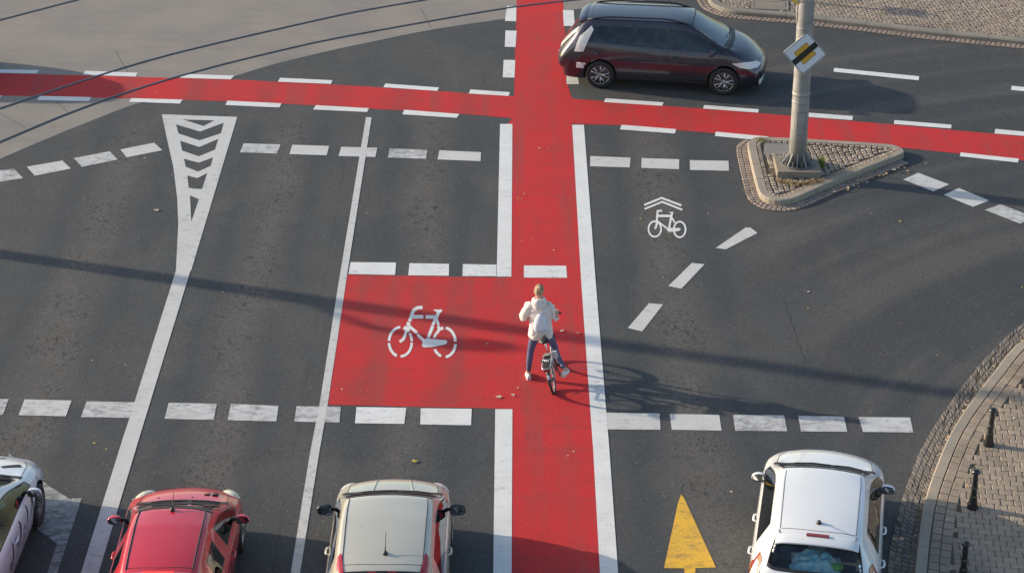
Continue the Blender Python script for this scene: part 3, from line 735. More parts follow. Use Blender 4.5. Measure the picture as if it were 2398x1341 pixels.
# ---------------------------------------------------------------- triangular traffic island
top_px = [(1768, 321), (1757, 325), (1751, 332), (1751.5, 343), (1757, 370), (1766, 408), (1776, 444), (1785, 457), (1800, 465), (1822, 469), (1845, 467.5), (1868, 460.5), (1905, 444), (1970, 416), (2050, 384), (2104, 363.5), (2117, 357), (2119, 350), (2108, 343), (2085, 337), (2000, 331), (1890, 324.5), (1800, 320)]
IT = [G(x, y, .14) for x, y in top_px]; IT = resample(smooth_curve(IT, .1, closed=True), .1, closed=True)
IT = [Vector((p.x, p.y, 0)) for p in IT]                  # runs anticlockwise seen from above
area = sum(IT[i].x * IT[(i + 1) % len(IT)].y - IT[(i + 1) % len(IT)].x * IT[i].y for i in range(len(IT)))
if area < 0: IT = IT[::-1]
isl = empty('traffic_island', (6.2, 39.4, 0)); tag(isl, 'small triangular cobbled traffic island with stone kerb around the pole', 'traffic island', kind='structure')
isl_par = Matrix.Translation((-6.2, -39.4, 0))
def to_isl(mb): mb.v = [(x - 6.2, y - 39.4, z) for x, y, z in mb.v]
mb = MB(); kerb_blocks(mb, IT, .18, -.02, .14, .85, closed=True, side=1, chamf=.022); to_isl(mb); mb.build('kerb', M['kerb'], isl)
II = offset(IT, .178, True)
mb = MB(); mb.sheet([[(p.x, p.y) for p in II]], .112); to_isl(mb); mb.build('bed', M['joint'], isl)
IJ = offset(IT, .235, True)
# a course of stones along the kerb, then straight courses
mb = MB(); stone_rows(mb, offset(IT, .185, True), 0, [.10], .12, .10, .138, gap=.020, jit=.008, closed=True)
IK = offset(IT, .335, True); tdir = (G(1776, 444, .14) - G(1757, 370, .14)); tdir.z = 0; tdir.normalize(); sd = Vector((-tdir.y, tdir.x, 0))
o0 = G(1800, 400, .13); o0.z = 0
patch = [G(1790, 334, .13), G(1852, 336, .13), G(1850, 362, .13), G(1788, 362, .13)]
plc = Vector((5.97, 39.42, 0))
for a in range(-30, 60):
    for b in range(-50, 40):
        y_ = b * .118 + (.05 if a % 2 else 0); p = o0 + sd * a * .118 + tdir * y_
        p += Vector((random.uniform(-.010, .010), random.uniform(-.010, .010), 0)); p += sd * .05 * math.sin(y_ * 1.3 + a * .1)
        if not inside(p, IK) or inside(p, patch): continue
        if abs(p.x - plc.x) < .48 and abs(p.y - plc.y) < .45: continue
        th = math.atan2(sd.y, sd.x) + random.uniform(-.05, .05); sz = random.uniform(.044, .052)
        q = [p + Vector((math.cos(th) * u * sz - math.sin(th) * v * sz, math.sin(th) * u * sz + math.cos(th) * v * sz, 0)) * 1.0 for u, v in ((-1, -1), (1, -1), (1, 1), (-1, 1))]
        stone(mb, q, .10, .136 + random.uniform(-.003, .003), .014)
to_isl(mb); mb.build('cobbles', M['cobble'], isl)
mb = MB(); mb.prism([(p.x, p.y) for p in ccw([Vector((p.x, p.y, 0)) for p in patch])], .108, .128); to_isl(mb); mb.build('concrete_patch', M['bed'], isl)
# gutter of pinkish stones round the left and front sides of the island
n_ = len(IT)
def nearest(p): return min(range(n_), key=lambda i: (IT[i] - p).length)
i0 = nearest(G(1757, 325, 0)); i1 = nearest(G(2112, 372, 0))
seq = []; i = i0
while i != i1: seq.append(IT[i]); i = (i + 1) % n_
if len(seq) > n_ * .75 or len(seq) < 8:
    seq = []; i = i0
    while i != i1: seq.append(IT[i]); i = (i - 1) % n_
    seq = seq[::-1]
mb = MB(); ribbon(mb, seq, offset(seq, -.25), .007); to_isl(mb); mb.build('gutter_bed', M['joint'], isl)
mb = MB(); stone_rows(mb, seq, -.24, [.12, .12], .12, 0, .020, gap=.012, jit=.008); to_isl(mb); mb.build('gutter_stones', M['cobble_pink'], isl)
# ---------------------------------------------------------------- cars
def mesh_from(v, f, name='tmp'):
    me = bpy.data.meshes.new(name); me.from_pydata(v, [], f); me.update(); return me
def lerp(a, b, t): return a + (b - a) * t

def car_shell(p):
    """cage of cross-sections -> subdivided closed shell -> wheel arches cut -> list of (kind, mesh)"""
    L, W, H = p['L'], p['W'], p['H']; h = L / 2; hw = W / 2; zb = p['belt']; gl = p.get('clear', .19)
    hf, hr, cw = p['header_f'], p['header_r'], p['cowl']; rgs, rgz = p['glass_r']; zc = p['z_cowl']; zn = p['z_nose']
    wr = p['w_roof'] / 2; sr = p['side_r']; bp = p['b_pillar']; wc = p.get('w_cowl', wr + .13)
    zbr = p.get('belt_r', zb + .04)
    wl = hw
    # sl su zl z3 w3 z4 w4 z5 w5 z6 w6 z7 w7 z10 bow
    S = [
     (-h + .10, -h + .02, gl, .25, .70 * hw, .29, .76 * hw, .32, .76 * hw, .35, .74 * hw, .37, .66 * hw, .38, -.10),
     (-h + .16, -h - .00, gl - .01, .34, .86 * hw, .44, .90 * hw, .50, .90 * hw, .55, .88 * hw, .58, .80 * hw, .60, -.12),
     (-h + .24, -h + .05, gl - .02, .42, .94 * hw, .60, .955 * hw, .70, .93 * hw, .74, .90 * hw, .77, .80 * hw, .79, -.10),
     (-h + .44, rgs, gl - .02, .50, .975 * hw, .78, .97 * hw, zbr - .02, .91 * hw, rgz - .06, .86 * hw, rgz - .02, p.get('w_rg', .76 * hw), rgz, -.10),
     (lerp(rgs, hr, .45) + .05, hr, gl - .02, .52, .99 * hw, .82, .985 * hw, zbr, .925 * hw, H - .17, wr + .045, H - .09, wr - .015, H - .045, -.05),
     (sr - .02, sr + .12, gl - .02, .54, hw, .84, .99 * hw, zbr, .935 * hw, H - .12, wr + .05, H - .045, wr, H - .005, -.03),
     (bp - .045, bp - .06, gl - .02, .54, hw, .84, .99 * hw, zb + .01, .94 * hw, H - .10, wr + .05, H - .03, wr + .01, H, 0),
     (bp + .045, bp + .02, gl - .02, .54, hw, .84, .99 * hw, zb + .005, .94 * hw, H - .10, wr + .05, H - .03, wr + .01, H, 0),
     (cw - .28, hf, gl - .02, .54, hw, .82, .99 * hw, zb - .01, .94 * hw, H - .125, wr + .05, H - .075, wr - .01, H - .035, .07),
     (cw + .02, cw + .02, gl - .02, .54, hw, .80, .99 * hw, zb - .02, .955 * hw, zc - .05, .90 * hw, zc - .02, wc, zc, .10),
     (lerp(cw, h, .45), lerp(cw, h, .45), gl - .01, .54, .995 * hw, .76, .98 * hw, zb - .07, .93 * hw, lerp(zc, zn, .40) - .045, .86 * hw, lerp(zc, zn, .40) - .02, .72 * hw, lerp(zc, zn, .40) + .02, .10),
     (h - .42, h - .36, gl, .50, .95 * hw, .66, .93 * hw, zn - .11, .86 * hw, zn - .06, .78 * hw, zn - .03, .64 * hw, zn, .16),
     (h - .26, h - .20, gl, .44, .88 * hw, .54, .87 * hw, .59, .82 * hw, .62, .74 * hw, .64, .62 * hw, .66, .17),
     (h - .22, h - .17, gl + .01, .34, .82 * hw, .38, .80 * hw, .41, .76 * hw, .43, .70 * hw, .45, .60 * hw, .46, .17),
     (h - .26, h - .24, gl + .02, .25, .74 * hw, .27, .74 * hw, .28, .70 * hw, .29, .66 * hw, .30, .56 * hw, .31, .14)]
    if 'mod' in p: S = p['mod'](S)
    NS = len(S); half = []
    for (sl, su, zl, z3, w3, z4, w4, z5, w5, z6, w6, z7, w7, z10, bow) in S:
        pts = [(0, sl, zl), (w3 * .6, sl, zl), (w3 * .93, sl, zl + .025), (w3, sl, z3), (w4, sl, z4), (w5, lerp(sl, su, .08), z5), (w6, lerp(sl, su, .80), z6), (w7, su, z7)]
        for q in (.66, .33, 0): x = w7 * q; pts.append((x, su, z7 + (z10 - z7) * (1 - q * q) ** .8))
        bow *= p.get('nose_bow', 1) if sl > cw else 1
        half.append([Vector((x, s + bow * (1 - (x / hw) ** 2), z)) for x, s, z in pts])
    NJ = 11; ring = []
    for hp in half: ring.append(hp + [Vector((-q.x, q.y, q.z)) for q in hp[-2:0:-1]])
    K = len(ring[0]); v = [q for r in ring for q in r]; bm = bmesh.new()
    bv = [bm.verts.new(q) for q in v]; bm.verts.ensure_lookup_table()
    cl = bm.edges.layers.float.new('crease_edge')
    for i in range(NS - 1):
        for j in range(K):
            f = bm.faces.new([bv[i * K + j], bv[(i + 1) * K + j], bv[(i + 1) * K + (j + 1) % K], bv[i * K + (j + 1) % K]])
            jj = j if j < NJ - 1 else K - 1 - j
            mi = 0
            if jj == 5 and i in p.get('side_bays', (5, 7)): mi = 3
            if jj >= 7 and i == 8: mi = 1
            if jj >= 7 and i == 3: mi = 2
            f.material_index = mi
    bm.faces.new([bv[j] for j in range(K)]); bm.faces.new([bv[(NS - 1) * K + j] for j in range(K)][::-1])
    bmesh.ops.recalc_face_normals(bm, faces=bm.faces)
    for e in bm.edges:
        a, b = e.verts[0].index, e.verts[1].index
    bm.verts.index_update()
    for e in bm.edges:
        a, b = sorted((e.verts[0].index, e.verts[1].index)); ia, ja, ib, jb = a // K, a % K, b // K, b % K
        fj = lambda j: j if j < NJ else K - j
        if ia == ib:                                       # across the car
            if ia in (8, 9) and fj(ja) >= 7 and fj(jb) >= 7: e[cl] = .45
            if ia in (3, 4) and fj(ja) >= 7 and fj(jb) >= 7: e[cl] = .55
        elif fj(ja) == fj(jb):
            if fj(ja) == 7 and 3 <= ia <= 8: e[cl] = .35
            if fj(ja) == 5 and 2 <= ia <= 11: e[cl] = .35
            if fj(ja) == 2: e[cl] = .5
    me = bpy.data.meshes.new('shell'); bm.to_mesh(me); bm.free()
    for k in range(6): me.materials.append(M['seam'])
    o = bpy.data.objects.new('shell_tmp', me); C.objects.link(o)
    m = o.modifiers.new('s', 'SUBSURF'); m.levels = 3; m.render_levels = 3
    cut = []
    for ys in (p['axle_r'], p['axle_f']):
        c = MB(); rad = p['wheel_r'] + .05
        c.lathe([(rad, -W), (rad, W)], 40, Matrix.Rotation(R(90), 3, 'Y'), 0, (0, ys, p['wheel_r'] + .01))
        cm = mesh_from(c.v, c.f)
        for k in range(6): cm.materials.append(M['seam'])
        cm.polygons.foreach_set('material_index', [5] * len(cm.polygons))
        bb = bmesh.new(); bb.from_mesh(cm); bmesh.ops.recalc_face_normals(bb, faces=bb.faces); bb.to_mesh(cm); bb.free()
        co = bpy.data.objects.new('cut_tmp', cm); C.objects.link(co); cut.append(co)
        b = o.modifiers.new('b', 'BOOLEAN'); b.operation = 'DIFFERENCE'; b.object = co; b.solver = 'EXACT'
    full = eval_mesh(o)
    for x in cut + [o]: bpy.data.objects.remove(x)
    return full

def split_shell(full):
    """separate by material index; glass into loose pieces"""
    bm = bmesh.new(); bm.from_mesh(full); out = []
    for mi in (0, 1, 2, 3, 5):
        fs = [f for f in bm.faces if f.material_index == mi]
        groups = [fs]
        if mi in (3, 5):
            groups = []; left = set(fs)
            while left:
                st = [left.pop()]; g = []
                while st:
                    f = st.pop(); g.append(f)
                    for e in f.edges:
                        for q in e.link_faces:
                            if q in left: left.discard(q); st.append(q)
                groups.append(g)
        for g in groups:
            if not g: continue
            idx = {}; v = []; F = []
            for f in g:
                r = []
                for x in f.verts:
                    if x not in idx: idx[x] = len(v); v.append(x.co.copy())
                    r.append(idx[x])
                F.append(r)
            out.append((mi, v, F))
    bm.free(); return out

def glass_obj(name, v, F, gm, parent, border=.022):
    bm = bmesh.new(); bv = [bm.verts.new(q) for q in v]
    for f in F: bm.faces.new([bv[i] for i in f])
    # black ceramic border: faces whose centre is close to the outline
    bm.edges.ensure_lookup_table(); bm.normal_update()
    be = [e for e in bm.edges if e.is_boundary]
    r = bmesh.ops.inset_region(bm, faces=list(bm.faces), thickness=border, use_boundary=True, use_even_offset=True)
    for f in r['faces']: f.material_index = 1
    me = bpy.data.meshes.new(name); bm.to_mesh(me); bm.free()
    me.materials.append(gm); me.materials.append(M['black_plastic'])
    me.polygons.foreach_set('use_smooth', [True] * len(me.polygons))
    return link(bpy.data.objects.new(name, me), parent)

def project_patch(bvh, poly, d, mat, name, parent, off=.006, cuts=3, back=2.5, thick=0.0):
    """flat outline (3D points) draped on the body along direction d"""
    d = Vector(d).normalized(); bm = bmesh.new(); bv = [bm.verts.new(q) for q in poly]; bm.faces.new(bv)
    bmesh.ops.triangulate(bm, faces=bm.faces)
    for k in range(cuts): bmesh.ops.subdivide_edges(bm, edges=[e for e in bm.edges if e.calc_length() > .035], cuts=1, use_grid_fill=True)
    bmesh.ops.triangulate(bm, faces=bm.faces)
    for q in bm.verts:
        hit = bvh.ray_cast(q.co - d * back, d)
        if hit[0] is None: hit = bvh.find_nearest(q.co)
        nn = hit[1] if hit[1].dot(d) < 0 else -hit[1]
        q.co = hit[0] + nn * off
    bmesh.ops.recalc_face_normals(bm, faces=bm.faces)
    bm.normal_update(); avg = sum((f.normal * f.calc_area() for f in bm.faces), Vector())
    if avg.dot(d) > 0: bmesh.ops.reverse_faces(bm, faces=bm.faces)
    if thick:
        r = bmesh.ops.extrude_face_region(bm, geom=list(bm.faces))
        for q in [g for g in r['geom'] if isinstance(g, bmesh.types.BMVert)]: q.co -= d * thick
        bmesh.ops.recalc_face_normals(bm, faces=bm.faces)
    me = bpy.data.meshes.new(name); bm.to_mesh(me); bm.free(); me.materials.append(mat)
    me.polygons.foreach_set('use_smooth', [True] * len(me.polygons))
    return link(bpy.data.objects.new(name, me), parent)

def seam_lines(bvh, lines, parent, rad=.0042, mat=None, name='panel_gap'):
    for pts, d in lines:
        mb = MB()
        d = Vector(d).normalized(); P = [Vector(q) for q in pts]; out = []
        for i in range(len(P) - 1):
            k = max(2, int((P[i + 1] - P[i]).length / .05))
            for j in range(k): out.append(P[i].lerp(P[i + 1], j / k))
        out.append(P[-1]); res = []
        for q in out:
            hit = bvh.ray_cast(q - d * 2.5, d)
            if hit[0] is not None: res.append(hit[0] - d * .0005)
        if len(res) > 1: mb.tube(res, rad, 5); mb.build(name, mat or M['seam'], parent)

def wheel(parent, x, y, r, side, spokes=7, wdt=.19, rim_mat=None, twist=.25):
    t = link(bpy.data.objects.new('wheel', None), parent); t.location = (x, y, r); t.empty_display_size = .1
    Mx = Matrix.Rotation(R(90), 3, 'Y'); mb = MB(); hwd = wdt / 2; ri = r * .66
    prof = [(ri, -hwd * .9), (r * .80, -hwd), (r * .93, -hwd * .94), (r * .99, -hwd * .72), (r, 0), (r * .99, hwd * .72), (r * .93, hwd * .94), (r * .80, hwd), (ri, hwd * .9)]
    vs = []; n = 40
    mb.lathe(prof + [(ri * .98, hwd * .8), (ri * .98, -hwd * .8)], n, Mx)
    mb.f = mb.f[:-2]; mb.m = mb.m[:-2]
    mb.build('tyre', M['rubber'], t, True)
    mb = MB(); o_ = side * hwd * .80
    mb.lathe([(ri * 1.01, -hwd * .85), (ri * 1.01, hwd * .85)], 32, Mx)
    mb.f = mb.f[:-2]; mb.m = mb.m[:-2]
    mb.build('rim_barrel', M['galv_dark'], t, True)
    mb = MB()
    mb.lathe([(.028, -.02), (ri * .26, -.02), (ri * .26, .008), (.03, .02)], 16, Mx, 0, (o_, 0, 0))
    for k in range(spokes):
        a0 = 2 * math.pi * k / spokes
        for sgn in (-1, 1):
            a1 = a0 + sgn * twist
            p0 = Vector((o_ - side * .0, math.cos(a0) * ri * .2, math.sin(a0) * ri * .2)); p1 = Vector((o_ + side * .008, math.cos(a1) * ri, math.sin(a1) * ri))
            mb.tube([p0, p1], [.022, .016], 6)
    mb.tube([Vector((o_, math.cos(2 * math.pi * k / 32) * ri, math.sin(2 * math.pi * k / 32) * ri)) for k in range(33)], .012, 6)
    mb.build('rim', rim_mat or M['alloy'], t, True)
    mb = MB(); mb.lathe([(ri * .9, -.01), (ri * .9, 0)], 24, Mx, 0, (o_ - side * .07, 0, 0)); mb.build('brake_disc', M['galv_dark'], t)
    return t

def mirror(parent, x, y, z, side, body_mat, size=(.21, .13, .09), cap_low=None):
    t = link(bpy.data.objects.new('wing_mirror', None), parent); t.location = (x, y, z)
    mb = MB(); sx_, sz_, sy_ = size
    # housing: rounded shell, wider at the outside
    n = 20; rings = []
    for k, (yy, f) in enumerate([(-.045, .93), (-.035, 1.0), (0, .98), (.035, .82), (.06, .5)]):
        pts = []
        for i in range(n):
            a = 2 * math.pi * i / n; c, s = math.cos(a), math.sin(a)
            ex = abs(c) ** .6 * (1 if c > 0 else -1) * sx_ / 2; ez = abs(s) ** .7 * (1 if s > 0 else -1) * sz_ / 2 * (1 - .18 * c * side)
            pts.append((side * (sx_ / 2 + .035) + ex * f, yy - abs(ex) * .12, ez * f + .02))
        rings.append(pts)
    v = [q for r_ in rings for q in r_]; f = []
    for i in range(4):
        for k in range(n): f.append((i * n + k, (i + 1) * n + k, (i + 1) * n + (k + 1) % n, i * n + (k + 1) % n))
    f.append(tuple(4 * n + k for k in range(n)))
    mb.add(v, f); mb.build('housing', body_mat, t, True)
    g = MB(); r0 = [(q[0] * 1.0, q[1] + .006, q[2]) for q in rings[0]]; cx_ = sum(q[0] for q in r0) / n; cz_ = sum(q[2] for q in r0) / n
    inn = [(cx_ + (q[0] - cx_) * .88, q[1] + .002, cz_ + (q[2] - cz_) * .86) for q in r0]
    b = MB(); b.add([(q[0], q[1] - .006, q[2]) for q in rings[0]] + inn, [(k, (k + 1) % n, n + (k + 1) % n, n + k) for k in range(n)]); b.build('bezel', M['black_plastic'], t)
    g.add([(q[0], q[1] + .004, q[2]) for q in [(cx_ + (q[0] - cx_) * .90, q[1], cz_ + (q[2] - cz_) * .88) for q in r0]], [tuple(range(n))]); g.build('mirror_glass', M['mirror'], t)
    a = MB(); a.tube([(side * -.08, .02, -.02), (side * .0, .015, .0), (side * .07, .0, .01)], [.035, .028, .032], 10); a.build('arm', M['black_plastic'], t, True)
    return t

def seat(parent, x, y, z, mat, wd=.48):
    t = link(bpy.data.objects.new('seat', None), parent); t.location = (x, y, z)
    mb = MB(); mb.box((0, .05, .12), (wd, .5, .16)); mb.build('cushion', mat, t, bevel=.05)
    mb = MB(); mb.box((0, -.24, .42), (wd, .14, .58), Matrix.Rotation(R(12), 3, 'X')); mb.build('seat_back', mat, t, bevel=.05)
    mb = MB(); mb.box((0, -.31, .80), (.27, .10, .17)); mb.build('headrest', mat, t, bevel=.04)

def build_car(name, loc, rz, p, mats, label, opts):
    root = empty(name, loc, rz); tag(root, label, 'car', 'cars standing or driving at the junction' if False else None)
    full = car_shell(p)
    bmx = bmesh.new(); bmx.from_mesh(full); bvh = BVHTree.FromBMesh(bmx); bmx.free()
    paint_, gl, gl_r = mats['paint'], mats.get('glass', M['glass']), mats.get('glass_rear', mats.get('glass', M['glass']))
    for mi, v, F in split_shell(full):
        if mi == 0:
            me = mesh_from([tuple(q) for q in v], F, 'body'); me.materials.append(paint_)
            me.polygons.foreach_set('use_smooth', [True] * len(me.polygons)); link(bpy.data.objects.new('body', me), root)
        elif mi == 5:
            me = mesh_from([tuple(q) for q in v], F, 'wheel_arch_liner'); me.materials.append(M['black_plastic']); link(bpy.data.objects.new('wheel_arch_liner', me), root)
        else:
            nm = {1: 'windshield', 2: 'rear_window', 3: 'side_window'}[mi]
            glass_obj(nm, v, F, {1: mats.get('glass_front', gl), 2: gl_r, 3: gl}[mi], root, {1: .03, 2: opts.get('rw_border', .035), 3: .016}[mi])
    W, L, H = p['W'], p['L'], p['H']; hw = W / 2; h = L / 2
    wx = hw - .10
    for ys in (p['axle_r'], p['axle_f']):
        for sd_ in (-1, 1): wheel(root, sd_ * wx, ys, p['wheel_r'], sd_, opts.get('spokes', 7), .20, opts.get('rim'))
    my = p['cowl'] - opts.get('mir_back', .24)
    for sd_ in (-1, 1): mirror(root, sd_ * (hw * opts.get('mir_x', .94)), my, p['belt'] + .03, sd_, mats.get('mirror', paint_), opts.get('mirror_size', (.21, .14, .09)))
    # panel gaps
    lines = []; wr = p['w_roof'] / 2; cw = p['cowl']; bp = p['b_pillar']
    for s in (-1, 1):
        d = (-s, 0, 0); X = s * 2
        f0 = cw - .10; r0 = p['axle_r'] + p['wheel_r'] + .06
        lines.append(([(X, f0, .28), (X, f0 + .02, p['belt'] - .05)], d)); lines.append(([(X, bp, .28), (X, bp, p['belt'] - .01)], d))
        lines.append(([(X, f0, .28), (X, r0 + .08, .28)], d))
        if opts.get('doors', 4) == 4: lines.append(([(X, r0 + .08, .28), (X, r0 - .02, .55), (X, p['side_r'] - .02, p['belt'] - .02)], d))
        # roof ditches
        if opts.get('ditch', True): lines.append(([(s * (wr - .06), p['header_f'] - .02, 3), (s * (wr - .05), 0, 3), (s * (wr - .07), p['header_r'] + .10, 3)], (0, 0, -1)))
        lines.append(([(s * hw * .78, cw - .02, 3), (s * hw * .74, lerp(cw, h, .5), 3), (s * hw * .64, h - .40, 3)], (0, 0, -1)))
    if opts.get('hatch_seam', True): lines.append(([(-wr + .08, p['header_r'] + .10, 3), (0, p['header_r'] + .07, 3), (wr - .08, p['header_r'] + .10, 3)], (0, 0, -1)))
    lines.append(([(-hw * .60, h - .26, 3), (0, h - .10, 3), (hw * .60, h - .26, 3)], (0, 0, -1)))
    seam_lines(bvh, lines, root, opts.get('seam_r', .0045))
    if opts.get('ditch_wide'):
        seam_lines(bvh, [([(s * (wr - .06), p['header_f'] + .02, 3), (s * (wr - .05), 0, 3), (s * (wr - .07), p['header_r'] + .08, 3)], (0, 0, -1)) for s in (-1, 1)], root, opts['ditch_wide'], M['seam'], 'roof_ditch')
    # black cowl with wipers
    zc = p['z_cowl']; wc = p.get('w_cowl', wr + .13)
    poly = [(x_, cw + .02 + .10 * (1 - (x_ / hw) ** 2) + dy_, 3) for x_, dy_ in [(-wc, -.02), (-wc * .5, -.01), (0, 0), (wc * .5, -.01), (wc, -.02), (wc, .085), (wc * .5, .09), (0, .095), (-wc * .5, .09), (-wc, .085)]]
    project_patch(bvh, poly, (0, 0, -1), M['black_plastic'], 'cowl', root, .006, 4)
    mb = MB()
    for x0, x1 in ((-.45, .1), (.15, .62)):
        a = bvh.ray_cast(Vector((x0, cw + .10, 3)), Vector((0, 0, -1)))[0]; b = bvh.ray_cast(Vector((x1 * .92, cw + .03, 3)), Vector((0, 0, -1)))[0]
        if a and b: mb.tube([a + Vector((0, 0, .025)), (a + b) / 2 + Vector((0, 0, .045)), b + Vector((0, 0, .03))], .010, 6)
    mb.build('wiper', M['black_plastic'], root)
    # door handles
    for s in (-1, 1):
        for yy in ([bp - .24 + .48 * 0 + .0, p['side_r'] + .16] if opts.get('doors', 4) == 4 else [bp + .14]):
            yq = yy + .12 if yy == bp - .24 else yy
            yq = bp + .18 if yy == bp - .24 else yy
            hit = bvh.ray_cast(Vector((s * 2, yq, p['belt'] - .13)), Vector((-s, 0, 0)))[0]
            if hit:
                m2 = MB(); m2.tube([hit + Vector((-s * .01, -.10, 0)), hit + Vector((s * .035, -.07, .004)), hit + Vector((s * .04, 0, .006)), hit + Vector((s * .035, .07, .004)), hit + Vector((-s * .01, .10, 0))], [.014, .016, .017, .016, .014], 8)
                m2.build('door_handle', mats.get('handle', paint_), root, True)
    # lamps
    for s in (-1, 1):
        if 'head_dome' in opts:
            cx_, cy_, cz_, rx, ry, rz_ = opts['head_dome']; mb = MB()
            mb.ball((s * cx_, h - cy_, cz_), (rx, ry, rz_), 24, 14, Matrix.Rotation(R(-14), 3, 'X') @ Matrix.Rotation(s * R(opts.get('dome_rot', 24)), 3, 'Z')); mb.build('headlight', mats.get('head', M['lamp_cream']), root, True)
        elif 'head_side' in opts:
            project_patch(bvh, [(s * 2, h + y_, z_) for y_, z_ in opts['head_side']], (-s, 0, 0), M['lamp_clear'], 'headlight', root, .008, 4)
        if 'tail' in opts:
            mt = mats.get('tail', M['lamp_red'])
            for q in opts['tail']:
                o_ = project_patch(bvh, [(s * x_, -2 - h, z_) for x_, z_ in q[0]], (-s * q[1], 1, -.0), q[2] if len(q) > 2 else mt, 'tail_light', root, q[3] if len(q) > 3 else .010, 4)
    if 'brake_bar' in opts:
        wd_, lift, mt = opts['brake_bar']
        hy = p['header_r'] - .045; z_ = bvh.ray_cast(Vector((0, hy, 3)), Vector((0, 0, -1)))[0].z
        mb = MB(); mb.box((0, hy - .0, z_ + lift), (wd_, .06, .05)); mb.build('brake_light', mt, root, bevel=.008)
    if 'spoiler' in opts:
        mb = MB(); n = 14; vs = []; hy = p['header_r'] - .05; w_ = wr - .02
        for i in range(n + 1):
            x_ = -w_ + 2 * w_ * i / n; b_ = -.05 * (1 - (x_ / hw) ** 2); q = bvh.ray_cast(Vector((x_, hy + .09 + b_, 3)), Vector((0, 0, -1)))[0]
            z0 = q.z
            vs += [(x_, hy + .12 + b_, z0 - .004), (x_, hy + .04 + b_, z0 + .012), (x_, hy - opts['spoiler'] + b_, z0 - .035), (x_, hy - opts['spoiler'] + .005 + b_, z0 - .065), (x_, hy + .0 + b_, z0 - .06)]
        f = []
        for i in range(n):
            for k in range(5): f.append((i * 5 + k, (i + 1) * 5 + k, (i + 1) * 5 + (k + 1) % 5, i * 5 + (k + 1) % 5))
        f += [(0, 1, 2, 3, 4), tuple(n * 5 + k for k in (4, 3, 2, 1, 0))]
        mb.add(vs, f); o_ = mb.build('rear_spoiler', paint_, root, True, merge=True)
        md = o_.modifiers.new('b', 'BEVEL'); md.width = .008; md.segments = 2
    if 'antenna' in opts:
        ax, ay, lean, ln = opts['antenna']; q = bvh.ray_cast(Vector((ax, ay, 3)), Vector((0, 0, -1)))[0]
        mb = MB(); mb.lathe([(.038, -.01), (.036, .02), (.022, .045), (.008, .055)], 14, None, 0, q)
        dv = Vector((0, math.sin(lean), math.cos(lean))); mb.tube([q + Vector((0, 0, .04)), q + Vector((0, 0, .04)) + dv * ln * .35, q + Vector((0, 0, .04)) + dv * ln], [.0085, .006, .004], 6)
        mb.build('antenna', M['black_plastic'], root, True)
    if opts.get('rails'):
        for s in (-1, 1):
            mb = MB(); P = []
            for i in range(14):
                t = i / 13; y_ = lerp(p['header_r'] + .02, p['header_f'] - .02, t); q = bvh.ray_cast(Vector((s * (wr - .035), y_, 3)), Vector((0, 0, -1)))[0]
                P.append(q + Vector((0, 0, .05 * min(1, 5 * t, 5 * (1 - t)))))
            mb.tube(P, .019, 8); mb.build('roof_rail', M['black_plastic'], root, True)
    # cabin
    sm = mats.get('seat', M['seat_grey'])
    for x_ in (-.36, .36): seat(root, x_, bp + .12, .30, sm)
    mb = MB(); mb.box((0, bp - .80, .50), (1.15, .18, .62), Matrix.Rotation(R(14), 3, 'X')); mb.box((0, bp - .55, .36), (1.15, .5, .16)); mb.build('rear_seat', sm, root, bevel=.04)
    mb = MB(); mb.box((0, cw - .28, p['belt'] - .12), (1.25, .42, .16)); mb.build('dashboard', M['interior'], root, bevel=.05)
    mb = MB(); mb.tube([Vector((-.36 + .18 * math.cos(a), cw - .62 + .07 * math.sin(a), p['belt'] - .10 + .17 * math.sin(a))) for a in [2 * math.pi * k / 20 for k in range(21)]], .014, 6); mb.build('steering_wheel', M['interior'], root)
    sy0 = min(bp - .95, p['glass_r'][0] + .75)
    mb = MB(); mb.box((0, (p['glass_r'][0] + .12 + sy0) / 2, p['belt'] - .03), (1.10, sy0 - p['glass_r'][0] - .12, .03)); mb.build('parcel_shelf', M['interior'], root)
    return root, bvh

P_ = dict
# white hatchback, lower right, turning right
pw = P_(L=3.98, W=1.88, nose_bow=1.5, H=1.49, belt=.93, header_f=.25, header_r=-1.43, cowl=.91, glass_r=(-1.78, 1.06), z_cowl=1.02, z_nose=.84, w_roof=1.20, side_r=-1.20, b_pillar=-.37, axle_r=-1.24, axle_f=1.20, wheel_r=.32, w_cowl=.76, w_rg=.72, belt_r=1.0, side_bays=(5, 6, 7, 8))
white = car_paint('white_car_paint', (.74, .75, .76), 0, .2, .05)
wc_root, wc_bvh = build_car('white_hatchback', (4.546, 25.41, 0), R(-10.5), pw, {'paint': white, 'glass_rear': glass('very_clear_car_glass', (.85, .95, .92), 1.0, .01)}, 'white hatchback with a blue plastic bag behind its rear window, turning beside the right kerb',
    {'antenna': (.0, -1.18, R(-62), .22), 'brake_bar': (.32, .012, M['lamp_dark_red']), 'spoiler': .10, 'rw_border': .05, 'mir_x': .875, 'mirror_size': (.21, .14, .09),
     })
for s in (-1, 1):
    project_patch(wc_bvh, [(s * .74, -1.66, 3), (s * .78, -1.52, 3), (s * .85, -1.56, 3), (s * .905, -1.46, 3), (s * .93, -1.62, 3), (s * .90, -1.90, 3), (s * .78, -1.95, 3)], (0, 0, -1), M['lamp_dark_red'], 'tail_light', wc_root, .010, 4)
    project_patch(wc_bvh, [(s * .775, -1.68, 3), (s * .80, -1.60, 3), (s * .86, -1.62, 3), (s * .895, -1.60, 3), (s * .885, -1.86, 3), (s * .80, -1.88, 3)], (0, 0, -1), M['lamp_clear'], 'tail_light_lens', wc_root, .014, 4)
